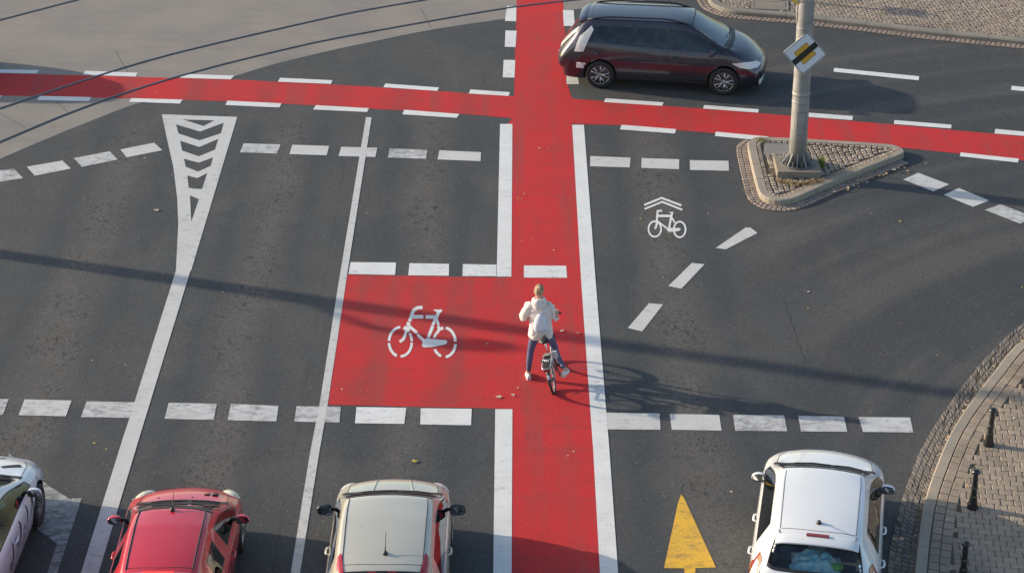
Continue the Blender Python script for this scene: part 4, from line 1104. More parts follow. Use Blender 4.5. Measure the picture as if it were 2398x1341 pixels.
# red hatchback
pr = P_(L=3.94, W=1.70, H=1.42, belt=.90, header_f=.22, header_r=-1.30, cowl=.92, glass_r=(-1.76, .98), z_cowl=.96, z_nose=.745, w_roof=1.06, side_r=-1.02, b_pillar=-.22, axle_r=-1.20, axle_f=1.20, wheel_r=.30, w_cowl=.68, w_rg=.60, side_bays=(5, 7, 8))
redp_ = car_paint('red_car_paint', (.56, .014, .030), .0, .22, .05)
rc_root, rc_bvh = build_car('red_hatchback', (-4.86, 24.52, 0), R(.8), pr, {'paint': redp_, 'glass': M['glass'], 'mirror': redp_}, 'small red hatchback with a red roof and cream headlamps, waiting in the left centre lane',
    {'head_dome': (.630, .40, .68, .145, .26, .115), 'ditch_wide': .013, 'antenna': (.0, .17, R(62), .26), 'spoiler': .13, 'brake_bar': (.42, -.0, M['lamp_lit']), 'mirror_size': (.20, .13, .09), 'doors': 4, 'mir_back': .30,
     'tail': [([(.58, .60), (.82, .58), (.86, .95), (.66, .98)], .3)]})
mb = MB()
for dx in (.33, .45): mb.box((dx, 1.36, .0), (.085, .11, .02), Matrix.Rotation(R(-12), 3, 'X'))
q = rc_bvh.ray_cast(Vector((.39, 1.36, 3)), Vector((0, 0, -1)))[0]
mb.v = [(a, b, c + q.z - (b - 1.36) * .16) for a, b, c in mb.v]; mb.build('bonnet_vent', M['black_plastic'], rc_root)
mb = MB()
for dx in (-.38, .12):
    q = rc_bvh.ray_cast(Vector((dx, 1.22, 3)), Vector((0, 0, -1)))[0]; mb.ball(q, (.016, .016, .010), 8, 6)
mb.build('washer_jet', M['black_plastic'], rc_root)
wr_ = pr['w_roof'] / 2
project_patch(rc_bvh, [(x_, .22 + .07 * (1 - (x_ / .85) ** 2) + d_, 3) for x_, d_ in [(-wr_ - .02, -.005), (-.3, .0), (0, 0), (.3, .0), (wr_ + .02, -.005), (wr_ + .02, -.075), (.3, -.05), (0, -.045), (-.3, -.05), (-wr_ - .02, -.075)]], (0, 0, -1), M['black_plastic'], 'roof_edge_trim', rc_root, .005, 4)
# beige compact van-like car
pb = P_(L=3.98, W=1.76, H=1.56, belt=.97, header_f=.28, header_r=-1.46, cowl=.98, glass_r=(-1.80, 1.06), z_cowl=1.06, z_nose=.88, w_roof=1.24, side_r=-1.12, b_pillar=-.26, axle_r=-1.24, axle_f=1.24, wheel_r=.31, w_cowl=.74, w_rg=.64, belt_r=1.0, side_bays=(5, 6, 7, 8))
beige = car_paint('champagne_car_paint', (.55, .515, .425), .25, .26, .05)
bc_root, bc_bvh = build_car('beige_car', (-1.77, 24.56, 0), 0, pb, {'paint': beige, 'head': simple('grey_headlamp_lens', (.50, .50, .47), .15, 0, 1), 'mirror': M['black_plastic'], 'seat': simple('red_seat_fabric', (.30, .02, .02), .9)}, 'beige metallic family car with a long roof, waiting behind the red box',
    {'head_dome': (.65, .40, .765, .165, .24, .12), 'dome_rot': 20, 'ditch_wide': .008, 'antenna': (.03, -1.16, R(60), .30), 'hatch_seam': True, 'mirror_size': (.23, .17, .09),
     'tail': [([(.58, 1.10), (.72, 1.10), (.66, 1.50), (.55, 1.50)], .3, M['lamp_red'], .012)]})
for s in (-1, 1):
    o_ = project_patch(bc_bvh, [(s * .505, -1.62, 3), (s * .585, -1.62, 3), (s * .625, -1.45, 3), (s * .62, -1.16, 3), (s * .585, -1.10, 3), (s * .565, -1.16, 3), (s * .52, -1.50, 3)], (0, 0, -1), M['lamp_red'], 'tail_light', bc_root, .012, 4)
seam_lines(bc_bvh, [([(s * .22, 1.78, 3), (s * .30, 1.10, 3)], (0, 0, -1)) for s in (-1, 1)], bc_root, .010, beige, 'bonnet_crease')
# white car with dark torn-paper stickers, far left
pl = P_(L=4.56, W=1.80, H=1.38, belt=.88, header_f=.22, header_r=-1.25, cowl=1.04, glass_r=(-1.92, .98), z_cowl=.97, z_nose=.76, w_roof=1.08, side_r=-1.20, b_pillar=-.35, axle_r=-1.30, axle_f=1.34, wheel_r=.335, w_cowl=.72, side_bays=(5, 6, 7, 8))
wl_ = car_paint('bluish_white_car_paint', (.66, .67, .72), 0, .2, .04)
lc_root, lc_bvh = build_car('stickered_car', (-8.12, 25.10, 0), R(-.5), pl, {'paint': wl_, 'glass': M['glass_clear'], 'mirror': wl_, 'seat': simple('brown_red_seat_fabric', (.13, .035, .025), .9)}, 'white coupe with black scratch stickers on bonnet and doors, cut by the left edge',
    {'mirror_size': (.21, .13, .10), 'doors': 2, 'spokes': 9, 'rim': M['galv_dark']})
st = [([(.62, 1.56), (.35, 1.46), (.30, 1.52), (.56, 1.67)], 'top'), ([(.22, 1.86), (.28, 1.90), (.26, 1.94), (.18, 1.90)], 'top'), ([(.05, 1.83), (.13, 1.85), (.12, 1.88), (.04, 1.87)], 'top')]
mbs = []
for pts, k in st:
    project_patch(lc_bvh, [(x_, y_, 3) for x_, y_ in pts], (0, 0, -1), M['seam'], 'sticker', lc_root, .004, 4)
def claw(y0, z0, y1, z1, bend, wd):
    a = []; b = []
    for i in range(12):
        t = i / 11; y = lerp(y0, y1, t) + bend * math.sin(math.pi * t); z = lerp(z0, z1, t); w_ = wd * (math.sin(math.pi * min(1, t * 1.1 + .05)) ** .6 + .05)
        a.append((3, y + w_ / 2, z)); b.append((3, y - w_ / 2, z))
    return a + b[::-1]
for c_ in [(.90, .86, .55, .42, .16, .06), (.58, .84, .25, .38, .14, .05), (.15, .84, -.25, .40, .16, .075), (-.35, .80, -.70, .36, .12, .06), (1.42, .80, 1.15, .66, .05, .03)]:
    project_patch(lc_bvh, claw(*c_), (-1, 0, 0), M['seam'], 'sticker', lc_root, .004, 4)
for (y_, z_, r_) in [(-.10, .62, .05), (.36, .60, .035), (-.55, .55, .045), (.30, .50, .03)]:
    project_patch(lc_bvh, [(3, y_ + r_ * math.cos(a) * random.uniform(.6, 1.3), z_ + r_ * 1.2 * math.sin(a) * random.uniform(.6, 1.3)) for a in [2 * math.pi * k / 9 for k in range(9)]], (-1, 0, 0), M['galv_dark'], 'sticker', lc_root, .004, 3)
# dark people carrier driving to the right
pv = P_(L=4.76, W=1.80, H=1.63, belt=.99, header_f=.55, header_r=-1.78, cowl=1.38, glass_r=(-2.10, 1.10), z_cowl=1.08, z_nose=.80, w_roof=1.20, side_r=-1.62, b_pillar=.10, axle_r=-1.42, axle_f=1.42, wheel_r=.335, w_cowl=.76, w_rg=.68, belt_r=1.10, clear=.20, side_bays=(4, 5, 6, 7, 8))
dark = car_paint('dark_plum_blue_car_paint', (.050, .046, .062), .6, .20, .03)
vc_root, vc_bvh = build_car('people_carrier', (3.56, 44.90, 0), R(-98.9), pv, {'paint': dark, 'glass': M['glass_dark'], 'glass_front': M['glass_front'], 'glass_rear': M['glass_dark']}, 'dark blue people carrier with roof rails driving to the right across the red lane',
    {'rails': True, 'spokes': 5, 'head_side': [(-.80, .79), (-.62, .70), (-.40, .66), (-.22, .66), (-.16, .70), (-.26, .77), (-.50, .82)], 'ditch': False,
     'tail': [([(.66, .80), (.90, .80), (.86, 1.20), (.74, 1.42), (.66, 1.40)], .55, M['lamp_clear'], .012)], 'spoiler': .10})
for s in (-1, 1):
    project_patch(vc_bvh, [(s * 3, -2.46, .86), (s * 3, -2.24, .88), (s * 3, -2.06, 1.36), (s * 3, -2.12, 1.44), (s * 3, -2.36, 1.2)], (-s, .2, 0), M['lamp_clear'], 'tail_light', vc_root, .012, 4)
    project_patch(vc_bvh, [(s * 3, -2.40, .48), (s * 3, -2.10, .48), (s * 3, -2.08, .60), (s * 3, -2.40, .62)], (-s, .2, 0), M['lamp_clear'], 'reflector', vc_root, .010, 3)
# body-side rubbing strip
seam_lines(vc_bvh, [([(s * 3, -1.0, .36), (s * 3, 1.0, .36)], (-s, 0, 0)) for s in (-1, 1)] + [([(s * 3, .10, 1.02), (s * 3, .10, 1.50)], (-s, 0, 0)) for s in (-1, 1)], vc_root, .012, M['black_plastic'], 'trim_strip')
# car just outside the left edge whose shadow falls on the red path
po = P_(L=4.3, W=1.78, H=1.50, belt=.93, header_f=.34, header_r=-1.44, cowl=1.05, glass_r=(-1.95, 1.02), z_cowl=1.0, z_nose=.78, w_roof=1.14, side_r=-1.15, b_pillar=-.28, axle_r=-1.30, axle_f=1.30, wheel_r=.32, w_cowl=.72, w_rg=.66)
oc = car_paint('dark_blue_car_paint', (.015, .022, .045), .3, .25, .05)
oc_root, _ = build_car('dark_car', (-14.95, 45.3, 0), R(93), po, {'paint': oc, 'glass': M['glass_dark']}, 'dark blue car at the very left edge on the tram bed above the red path', {'tail': [([(.60, .62), (.86, .60), (.88, .98), (.66, 1.0)], .35, M['lamp_red'], .010)]})
# things inside the cars
bag = MB(); nn = 26
for i in range(nn + 1):
    for j in range(nn + 1):
        u = i / nn * 2 - 1; v = j / nn * 2 - 1; r_ = min(1, math.hypot(u, v))
        q = Vector((u, v, 0)); fold = noise.noise(Vector((u * 2.6, v * 2.6, 1.7))) * .9 + abs(noise.noise(Vector((u * 6, v * 6, 4)))) * .6
        bag.v.append((u * .34 * (1 + .12 * fold), v * .22 * (1 + .15 * fold), max(0, (1 - r_ ** 3)) * .13 * (1 + 1.0 * fold) + .01))
for i in range(nn):
    for j in range(nn): bag.f.append((i * (nn + 1) + j, (i + 1) * (nn + 1) + j, (i + 1) * (nn + 1) + j + 1, i * (nn + 1) + j + 1)); bag.m.append(0)
nb = N('blue_plastic_film'); nb.base(nb.mix(nb.ramp(nb.noise(nb.obj(), 9, 3), .4, .6), (.30, .66, .85), (.80, .95, .95))); nb.prop(Roughness=.25, Transmission_Weight=.0, Coat_Weight=.5)
bo = bag.build('plastic_bag', nb.m, None, True); bo.matrix_world = Matrix.Translation((4.546, 25.41, 0)) @ Matrix.Rotation(R(-10.5), 4, 'Z') @ Matrix.Translation((.0, -1.44, .95))
tag(bo, 'crumpled pale blue plastic bag behind the rear window of the white hatchback', 'plastic bag')
g2 = MB(); g2.ball((0, 0, 0), (.12, .07, .05), 12, 8)
g2.v = [(a * (1 + .3 * noise.noise(Vector((a * 20, b * 20, c * 20)))), b, c * (1 + .4 * noise.noise(Vector((a * 15, b * 15, 3))))) for a, b, c in g2.v]
go = g2.build('plastic_bag', simple('lime_plastic_film', (.25, .60, .05), .3, 0, .5), None, True); go.matrix_world = Matrix.Translation((4.546, 25.41, 0)) @ Matrix.Rotation(R(-10.5), 4, 'Z') @ Matrix.Translation((.27, -1.52, .99))
tag(go, 'lime green plastic wrapper beside the blue bag behind the rear window', 'plastic bag')
mk = MB(); mk.ball((0, 0, 0), (.05, .02, .075), 12, 8); fm = mk.build('face_mask', simple('pale_blue_cloth', (.25, .52, .70), .8), None, True)
fm.matrix_world = Matrix.Translation((-7.52, 25.42, 1.0)) @ Matrix.Rotation(R(20), 4, 'Y'); tag(fm, 'pale blue face mask seen through the side window of the stickered car', 'face mask')
# ---------------------------------------------------------------- pole with sign on the island
pole_at = Vector((5.97, 39.42, .125))
lp = empty('steel_pole', pole_at); tag(lp, 'thick grey steel pole bolted to a concrete plinth on the triangular island', 'pole')
lean = Vector((-.012, 0, 1)).normalized()
mb = MB(); mb.box((0, -.02, .065), (.92, .84, .155), Matrix.Rotation(R(-1), 3, 'Z')); mb.build('plinth', M['plinth'], lp, bevel=.012)
mb = MB(); mb.lathe([(.355, .143), (.36, .150), (.36, .168), (.352, .174)], 40); mb.build('base_plate', M['galv_dark'], lp, False)
def on_axis(z): return lean * (z / lean.z)
def prad(z): return .185 - .0052 * z
mb = MB(); zs = [.17, 1, 2, 3, 4, 5, 6, 7, 8, 9]; mb.tube([on_axis(z) for z in zs], [prad(z) for z in zs], 36); mb.build('shaft', M['galv'], lp, True)
for z, dr, hh in ((2.62, .006, .10), (3.15, .005, .03), (1.72, .008, .07), (1.55, .005, .04), (3.75, .006, .05)):
    mb = MB(); p0 = on_axis(z); rr = prad(z) + dr
    mb.tube([p0 - lean * hh / 2, p0 - lean * (hh / 2 - .004), p0 + lean * (hh / 2 - .004), p0 + lean * hh / 2], [rr - .004, rr, rr, rr - .004], 36); mb.build('band', M['galv'], lp, True)
for k in range(10):
    a = 2 * math.pi * (k + .5) / 10 - .15; c, s = math.cos(a), math.sin(a); r0 = prad(.3) - .01; t_ = .007
    mb = MB(); pr_ = [(r0, .172), (.335, .172), (.335, .195), (r0, .43)]
    vs = []
    for sg in (-1, 1): vs += [(c * r - s * t_ * sg, s * r + c * t_ * sg, z) for r, z in pr_]
    mb.add(vs, [(3, 2, 1, 0), (4, 5, 6, 7), (0, 1, 5, 4), (1, 2, 6, 5), (2, 3, 7, 6), (3, 0, 4, 7)]); mb.build('gusset', M['galv'], lp)
    a += math.pi / 10; c, s = math.cos(a), math.sin(a)
    mb = MB(); mb.lathe([(.026, .174), (.026, .205), (.014, .207), (.014, .27), (.010, .275)], 8, None, 0, (c * .285, s * .285, 0)); mb.build('bolt', M['galv_dark'], lp)
# inspection door: a slightly raised plate following the shaft
mb = MB(); vs = []; nseg = 8; a0, a1 = R(-112), R(-60)
for z in (.85, 1.36):
    for k in range(nseg + 1):
        a = lerp(a0, a1, k / nseg); c = on_axis(z); rr = prad(z) + .005; vs.append((c.x + rr * math.cos(a), c.y + rr * math.sin(a), z))
mb.add(vs, [(k, k + 1, nseg + 2 + k, nseg + 1 + k) for k in range(nseg)]); mb.build('inspection_door', M['galv'], lp, True)
mb = MB(); q = [vs[0], vs[nseg], vs[2 * nseg + 1], vs[nseg + 1]]
for a, b in ((vs[0], vs[nseg + 1]), (vs[nseg], vs[2 * nseg + 1])): mb.tube([a, b], .004, 5)
mb.tube(vs[:nseg + 1], .004, 5); mb.tube(vs[nseg + 1:], .004, 5); mb.build('door_gap', M['seam'], lp)
mb = MB(); mb.tube([on_axis(z) + Vector((-prad(z) - .012, -.03, 0)) for z in (3.28, 4, 5, 6)], .014, 8); mb.build('cable_conduit', simple('white_conduit', (.78, .78, .76), .4), lp, True)  # white tube standing in for the sunlit edge of a sign
# yellow strut of a sign fixed higher up
mb = MB(); yq = on_axis(3.66) + Vector((-.17, -.02, 0)); mb.box(yq + Vector((-.28, 0, .22)), (.78, .05, .05), Matrix.Rotation(R(38), 3, 'Y'))
ys = mb.build('sign_strut', simple('yellow_enamel', (.80, .50, .03), .35, 0, .5), None, False, bevel=.006); ys.location = pole_at
tag(ys, 'short slanting yellow strut on the left of the steel pole at the top edge', 'strut')
# end of priority road sign
sg = empty('road_sign', pole_at + on_axis(2.66) + Vector((.0, -.205, 0))); sg.rotation_euler = (R(-6), R(4), R(3)); tag(sg, 'diamond shaped white and yellow road sign crossed by a black band on the steel pole', 'road sign', None)
def diamond(r, cr, n=6):
    """square on its corner, rounded"""
    out = []; hs = r / math.sqrt(2)
    for k in range(4):
        a = R(90 * k + 45); cx_, cy_ = (hs - cr) * (1 if math.cos(a) > 0 else -1), (hs - cr) * (1 if math.sin(a) > 0 else -1)
        for i in range(n + 1):
            b = R(90 * k) + R(90) * i / n; out.append((cx_ + cr * math.cos(b), cy_ + cr * math.sin(b)))
    c, s = math.cos(R(45)), math.sin(R(45))
    return [(x * c - y * s, x * s + y * c) for x, y in out]
def plate(poly, y0, y1, mat, name, parent=sg):
    n = len(poly); mb = MB(); mb.add([(x, y0, z) for x, z in poly] + [(x, y1, z) for x, z in poly], [tuple(range(n)), tuple(range(n, 2 * n))[::-1]] + [(i, n + i, n + (i + 1) % n, (i + 1) % n) for i in range(n)])
    return mb.build(name, mat, parent, merge=True)
white_s = simple('reflective_white', (.66, .70, .74), .35, 0, .3, vary=.03); black_s = simple('sign_black', (.010, .010, .012), .4, 0, .3); yel_s = simple('sign_yellow', (.62, .34, .03), .4, 0, .3, vary=.03)
plate(diamond(.452, .04), -.004, .012, simple('sign_edge', (.60, .62, .62), .4, .3), 'panel')
plate(diamond(.436, .034), -.0055, -.0045, black_s, 'border')
plate(diamond(.420, .030), -.0075, -.0060, white_s, 'face')
plate(diamond(.235, .006), -.0090, -.0080, black_s, 'inner_border')
plate(diamond(.226, .004), -.0105, -.0095, yel_s, 'inner_square')
c45 = math.sqrt(.5); hl, hb = .302, .062
plate([((x - z) * c45, (x + z) * c45) for x, z in ((-hl, -hb), (hl, -hb), (hl, hb), (-hl, hb))], -.0125, -.0115, black_s, 'diagonal_band')
mb = MB(); mb.box((0, .025, .16), (.26, .028, .035)); mb.build('bracket', M['galv'], sg); mb = MB(); mb.box((0, .025, -.16), (.26, .028, .035)); mb.build('bracket', M['galv'], sg)

# ---------------------------------------------------------------- bollards on the right pavement
bsp = [(2315, 1041), (2277, 1188), (2254, 1358), (2405, 906)]
bl_l = ['black cast iron bollard second from the top along the right kerb', 'black cast iron bollard standing where the car shadow begins on the right pavement', 'black cast iron bollard nearest to the bottom edge of the photo', 'black cast iron bollard cut by the right edge, highest of the row']
def make_bollard():
    b = empty('bollard')
    mb = MB(); n = 24; prof = [(.088, 0), (.086, .02), (.080, .05), (.072, .09), (.064, .15), (.056, .20)]
    vs = []
    for r, z in prof:
        for k in range(n): a = 2 * math.pi * k / n; f = 1 + .07 * math.cos(8 * a) * max(0, 1 - z / .2); vs.append((r * f * math.cos(a), r * f * math.sin(a), z))
    fs = [(i * n + k, i * n + (k + 1) % n, (i + 1) * n + (k + 1) % n, (i + 1) * n + k) for i in range(len(prof) - 1) for k in range(n)]
    mb.add(vs, fs); mb.build('base', M['black_iron'], b, True)
    mb = MB(); mb.lathe([(.056, .19), (.060, .205), (.058, .22), (.048, .235), (.046, .34), (.052, .35), (.054, .365), (.050, .38), (.043, .39), (.041, .50), (.047, .51), (.048, .525), (.043, .54), (.038, .555), (.036, .62), (.040, .63)], 20); mb.build('shaft', M['black_iron'], b, True)
    mb = MB(); mb.lathe([(.038, .622), (.050, .63), (.066, .642), (.070, .655), (.066, .672), (.050, .690), (.030, .700), (.006, .704)], 24); mb.build('cap', M['black_iron'], b, True)
    return b
b0 = make_bollard()
for i, (x, y) in enumerate(bsp):
    b = b0 if i == 0 else copy_tree(b0); q = G(x, y, .112); b.location = q; b.rotation_euler = (R(random.uniform(-1, 1)), R(-1.5 + random.uniform(-1, 1)), random.uniform(0, 1)); tag(b, bl_l[i], 'bollard', 'black bollards along the right kerb')

# ---------------------------------------------------------------- tall signal mast out of frame on the left: its shadow crosses the junction
az = SHADOW_AZ; sdir = Vector((math.cos(az), math.sin(az), 0))
m0 = G(0, 595) - sdir * 9.0
ms = empty('signal_mast', m0); tag(ms, 'tall grey signal mast with a side arm beyond the left edge', 'mast')
mb = MB(); mb.tube([(0, 0, 0), (0, 0, 4), (0, 0, 9.6)], [.17, .19, .17], 24); mb.build('mast', M['galv'], ms, True)
tip = (G(690, 700) - m0).length; za = tip * math.tan(SUN_EL)
e1 = G(690, 697); e2 = G(860, 765); e3 = G(1120, 815); vv = [Vector((0, 0, za + .02)), (e2 - e1) * .5 + Vector((0, 0, za + .0)), (e2 - e1) + Vector((0, 0, za)), (e3 - e1) + Vector((0, 0, za + .04))]
mb = MB(); mb.tube(vv, [.06, .06, .085, .11], 12); mb.build('side_arm', M['galv'], ms, True)
mb = MB(); mb.box((.0, -.0, za - .05), (.34, .34, .34)); mb.build('clamp_box', M['galv_dark'], ms, bevel=.03)
mb = MB(); mb.box(vv[3] + Vector((-.3, .15, 0)), (1.1, .26, .28)); mb.build('lamp_head', M['galv_dark'], ms, bevel=.04)
# sign post beyond the top edge, shading the upper right cobbles
q = G(1560, -26, .1)
sp_ = empty('sign_post', q); tag(sp_, 'slim sign post on the upper right pavement just beyond the top edge', 'post')
mb = MB(); mb.tube([(0, 0, 0), (0, 0, 2.1)], .055, 12); mb.build('post', M['galv'], sp_, True)
mb = MB(); mb.box((0, 0, 1.88), (.03, .55, .30)); mb.build('panel', M['galv'], sp_)

# ---------------------------------------------------------------- leaves, weeds, litter
leaf_m = [simple('dry_leaf', (.42, .25, .10), .7, vary=.3), simple('yellow_leaf', (.66, .50, .06), .6, vary=.2), simple('pale_leaf', (.60, .50, .36), .7, vary=.2)]
def leaf_mesh(s, seed, lobes=3):
    rd = random.Random(seed); n = 12; mb = MB(); vs = [(0, 0, .012)]
    for k in range(n):
        a = 2 * math.pi * k / n; r = s * (.55 + .45 * abs(math.cos(a * lobes / 2))) * rd.uniform(.7, 1.15)
        vs.append((r * math.cos(a), r * .8 * math.sin(a), .004 + .35 * r * rd.uniform(.1, 1)))
    mb.add(vs, [(0, 1 + k, 1 + (k + 1) % n) for k in range(n)]); mb.tube([(0, 0, .01), (-s * 1.3, .1 * s, .02)], .002, 4)
    return mb
lm = []
for k in range(6):
    mb = leaf_mesh(.042 + .008 * (k % 3), k + 3, 3 if k % 2 else 5); o = mb.build('leaf', leaf_m[k % 3], None); lm.append(o)
used = [False] * 6
leaves = [((1168, 931), 2, 'tan maple leaf left of the other leaf in the waiting box near its bottom edge', 1.0), ((1201, 926), 2, 'small tan leaf just right of the maple leaf near the bottom of the waiting box', .85), ((972, 1081), 1, 'bright yellow leaf on the asphalt ahead of the beige car', 1.1), ((366, 494), 2, None, 1), ((1141, 806), 0, None, .9), ((1316, 776), 2, None, .9), ((1353, 781), 0, None, 1), ((2125, 402), 0, None, 1.2), ((1712, 1152), 2, None, .6)]
rd = random.Random(4)
spots = [(523, 685), (215, 845), (295, 855), (315, 888), (313, 1170), (325, 1078), (249, 1052), (221, 1038), (364, 218), (263, 157), (547, 162), (1222, 467), (1228, 455), (1263, 348), (1282, 350), (1213, 466), (1255, 515), (1222, 566), (1244, 559), (1297, 587), (2195, 832), (2393, 674), (1893, 684), (1935, 530), (2110, 520), (1584, 970), (860, 500), (1073, 499), (845, 917), (1213, 909), (801, 912), (1343, 1058), (1330, 1068), (2040, 500), (2168, 384), (403, 410), (372, 381), (340, 371), (2107, 519), (1600, 600), (1658, 501), (1500, 513), (1553, 650), (1892, 722), (1547, 470), (700, 1020), (1050, 700), (560, 760), (1760, 640), (1700, 700)][:44]
for (x, y) in spots: leaves.append(((x, y), rd.randrange(6), None, rd.uniform(.32, .6)))
for (xy, k, lab, sc) in leaves:
    if not used[k]: o = lm[k]; used[k] = True
    else: o = lm[k].copy(); C.objects.link(o)
    q = G(*xy); o.location = (q.x, q.y, .009); o.rotation_euler = (0, 0, rd.uniform(0, 6.3)); o.scale = (sc,) * 3
    onred = (1205 < xy[0] < 1360) or (800 < xy[0] < 1200 and 650 < xy[1] < 950)
    if lab: tag(o, lab, 'leaf')
    else:
        x, y = xy
        if onred: wh = 'in the red waiting box' if x < 1200 else 'on the red lane near the top' if y < 420 else 'on the red lane above the waiting box' if y < 640 else 'on the red lane beside the cyclist' if y < 960 else 'on the red lane beside the beige car'
        elif y < 260: wh = 'near the tram rails'
        elif x < 450: wh = 'beside the striped triangle' if y < 640 else 'left of the long white line' if y < 1000 else 'between the two left cars'
        elif x < 800: wh = 'in the lane left of the waiting box'
        elif x < 1200: wh = 'in the lane above or below the waiting box'
        elif x < 1720: wh = 'in the lane with the small bicycle symbol'
        elif y < 560: wh = 'on asphalt close to the traffic island'
        else: wh = 'on the wide slip road at the right'
        kd = ['brown', 'yellow', 'pale'][k % 3]
        tag(o, 'tiny %s leaf scrap lying %s' % (kd, wh), 'leaf', 'leaf scraps on the ground')
for k in range(6):
    if not used[k]: bpy.data.objects.remove(lm[k])
def litter(name, pts, cnt, spread, lab, size=.02, z=.03, mats=None):
    mats = mats or [leaf_m[0], leaf_m[0], leaf_m[2]]
    mb = MB(); path_ = resample(smooth_curve(pts, .1), .05)
    for i in range(cnt):
        p = path_[int(rd.random() ** 1.0 * (len(path_) - 1))] + Vector((rd.gauss(0, spread), rd.gauss(0, spread), 0)); s = size * rd.uniform(.5, 1.6); a = rd.uniform(0, 6.3); n = 5; zz = z + rd.uniform(0, .015)
        vs = [(p.x + s * math.cos(a + 2 * math.pi * k / n) * rd.uniform(.6, 1.2), p.y + s * .7 * math.sin(a + 2 * math.pi * k / n) * rd.uniform(.6, 1.2), zz + rd.uniform(0, s * .8)) for k in range(n)]
        mb.add(vs, [tuple(range(n))], rd.randrange(len(mats)))
    o = mb.build(name, mats); tag(o, lab, 'leaf litter', kind='stuff'); return o
litter('leaf_litter', [p for p in offset(KO, .05)][3:-8], 150, .035, 'brown leaf crumbs gathered in the gutter along the right kerb')
litter('leaf_litter', [p for p in offset(KO, -.55)][3:-8], 60, .22, 'sparse leaf crumbs on the brown block pavement', z=.115)
litter('leaf_litter', [G(*p) for p in [(1960, 452), (2030, 425), (2100, 400), (2120, 392)]], 40, .07, 'dry leaves blown against the front kerb of the island', .03)
def weeds(name, pts, cnt, spread, lab, hgt, mats, z=.13, curl=1.0, kind='stuff', cat='weeds'):
    mb = MB(); path_ = resample(smooth_curve(pts, .05), .03)
    for i in range(cnt):
        p = path_[rd.randrange(len(path_))] + Vector((rd.gauss(0, spread), rd.gauss(0, spread), 0)); a = rd.uniform(0, 6.3); hh = hgt * rd.uniform(.4, 1.1); w_ = .006 * rd.uniform(.7, 1.5); ln = hh * curl * rd.uniform(.3, 1.1)
        c, s = math.cos(a), math.sin(a); vs = []
        for j in range(4):
            t = j / 3; x, y, zz = p.x + c * ln * t * t, p.y + s * ln * t * t, z + hh * (t - .35 * t * t * curl); ww = w_ * (1 - .8 * t); vs += [(x - s * ww, y + c * ww, zz), (x + s * ww, y - c * ww, zz)]
        mb.add(vs, [(0, 1, 3, 2), (2, 3, 5, 4), (4, 5, 7, 6)], rd.randrange(len(mats)))
    o = mb.build(name, mats); tag(o, lab, cat, kind=kind); return o
gr = [simple('fresh_grass', (.13, .19, .025), .6, vary=.3), simple('light_grass', (.24, .28, .04), .6, vary=.3)]; dr = [simple('straw', (.40, .29, .14), .8, vary=.3), simple('brown_weed', (.27, .18, .09), .8, vary=.3)]
weeds('grass_tuft', [G(1922, 384, .13), G(1924, 392, .13)], 130, .035, 'bright green grass tuft right of the concrete plinth', .24, gr, kind=None, cat='grass tuft', curl=.5)
weeds('dry_weeds', [G(1826, 424, .13), G(1860, 432, .13), G(1905, 428, .13), G(1925, 424, .13)], 500, .05, 'dry straw coloured weeds below the front of the plinth', .09, dr)
weeds('dry_weeds', [G(1850, 450, .13), G(1900, 437, .13), G(1960, 412, .13), G(2060, 375, .13), G(2085, 362, .13)], 420, .05, 'thin dry weeds between cobbles along the front island kerb', .04, dr)
weeds('dry_weeds', [G(1776, 327, .13), G(1790, 330, .13)], 120, .05, 'dry weeds in the upper left corner of the island', .07, dr + gr)
weeds('moss', [G(1890, 350, .13), G(1930, 360, .13), G(1960, 385, .13), G(1900, 395, .13), G(1880, 362, .13)], 500, .14, 'low yellow green moss growing between the island cobbles', .015, gr + dr, z=.125)
weeds('dry_weeds', [p for p in offset(KO, -.62)][10:-8], 220, .06, 'sparse dry weeds in the joint behind the right kerb course', .025, dr, z=.108)
weeds('moss', [G(2100, 50, .12), G(2200, 60, .12), G(2390, 75, .12)], 900, .45, 'yellowish moss in the joints of the upper right cobbles', .018, dr + gr, z=.11)
# ---------------------------------------------------------------- bicycle
bike_o = G(1300, 920); bike_o.z = 0
HD = R(-4.0); LEAN = R(-13)
bk = empty('bicycle', bike_o); bk.rotation_mode = 'XYZ'
bk.matrix_world = Matrix.Translation(bike_o) @ Matrix.Rotation(HD, 4, 'Z') @ Matrix.Rotation(LEAN, 4, 'Y')
tag(bk, 'silver electric city bicycle with black rear rack battery, held by the waiting woman', 'bicycle')
BM = bk.matrix_world.copy()
silver = simple('silver_frame_paint', (.50, .50, .49), .25, .5, .8); WR = .285; WB = 1.0
def bwheel(y):
    t = link(bpy.data.objects.new('wheel', None), bk); t.location = (0, y, WR); Mx = Matrix.Rotation(R(90), 3, 'Y')
    mb = MB(); n = 48; rr = WR - .022
    mb.tube([(0, rr * math.cos(2 * math.pi * k / n), rr * math.sin(2 * math.pi * k / n)) for k in range(n + 1)], .023, 10, cap=False); mb.build('tyre', M['rubber'], t, True)
    mb = MB(); rr = WR - .052
    mb.tube([(0, rr * math.cos(2 * math.pi * k / n), rr * math.sin(2 * math.pi * k / n)) for k in range(n + 1)], .010, 6, cap=False); mb.build('rim', M['alloy'], t, True)
    mb = MB()
    for k in range(24): a = 2 * math.pi * k / 24; mb.tube([(.025 * (1 if k % 2 else -1), .02 * math.cos(a + .5), .02 * math.sin(a + .5)), (0, rr * math.cos(a), rr * math.sin(a))], .0014, 4, cap=False)
    mb.build('spokes', M['chrome'], t)
    mb = MB(); mb.lathe([(.012, -.06), (.03, -.035), (.03, .035), (.012, .06)], 14, Mx); mb.build('hub', M['galv_dark'], t, True)
    return t
bwheel(0 + WR * 0); bwheel(WB)
def bpart(name, tubes, mat, smooth=True):
    mb = MB()
    for pts, r in tubes: mb.tube(pts, r, 10)
    return mb.build(name, mat, bk, smooth)
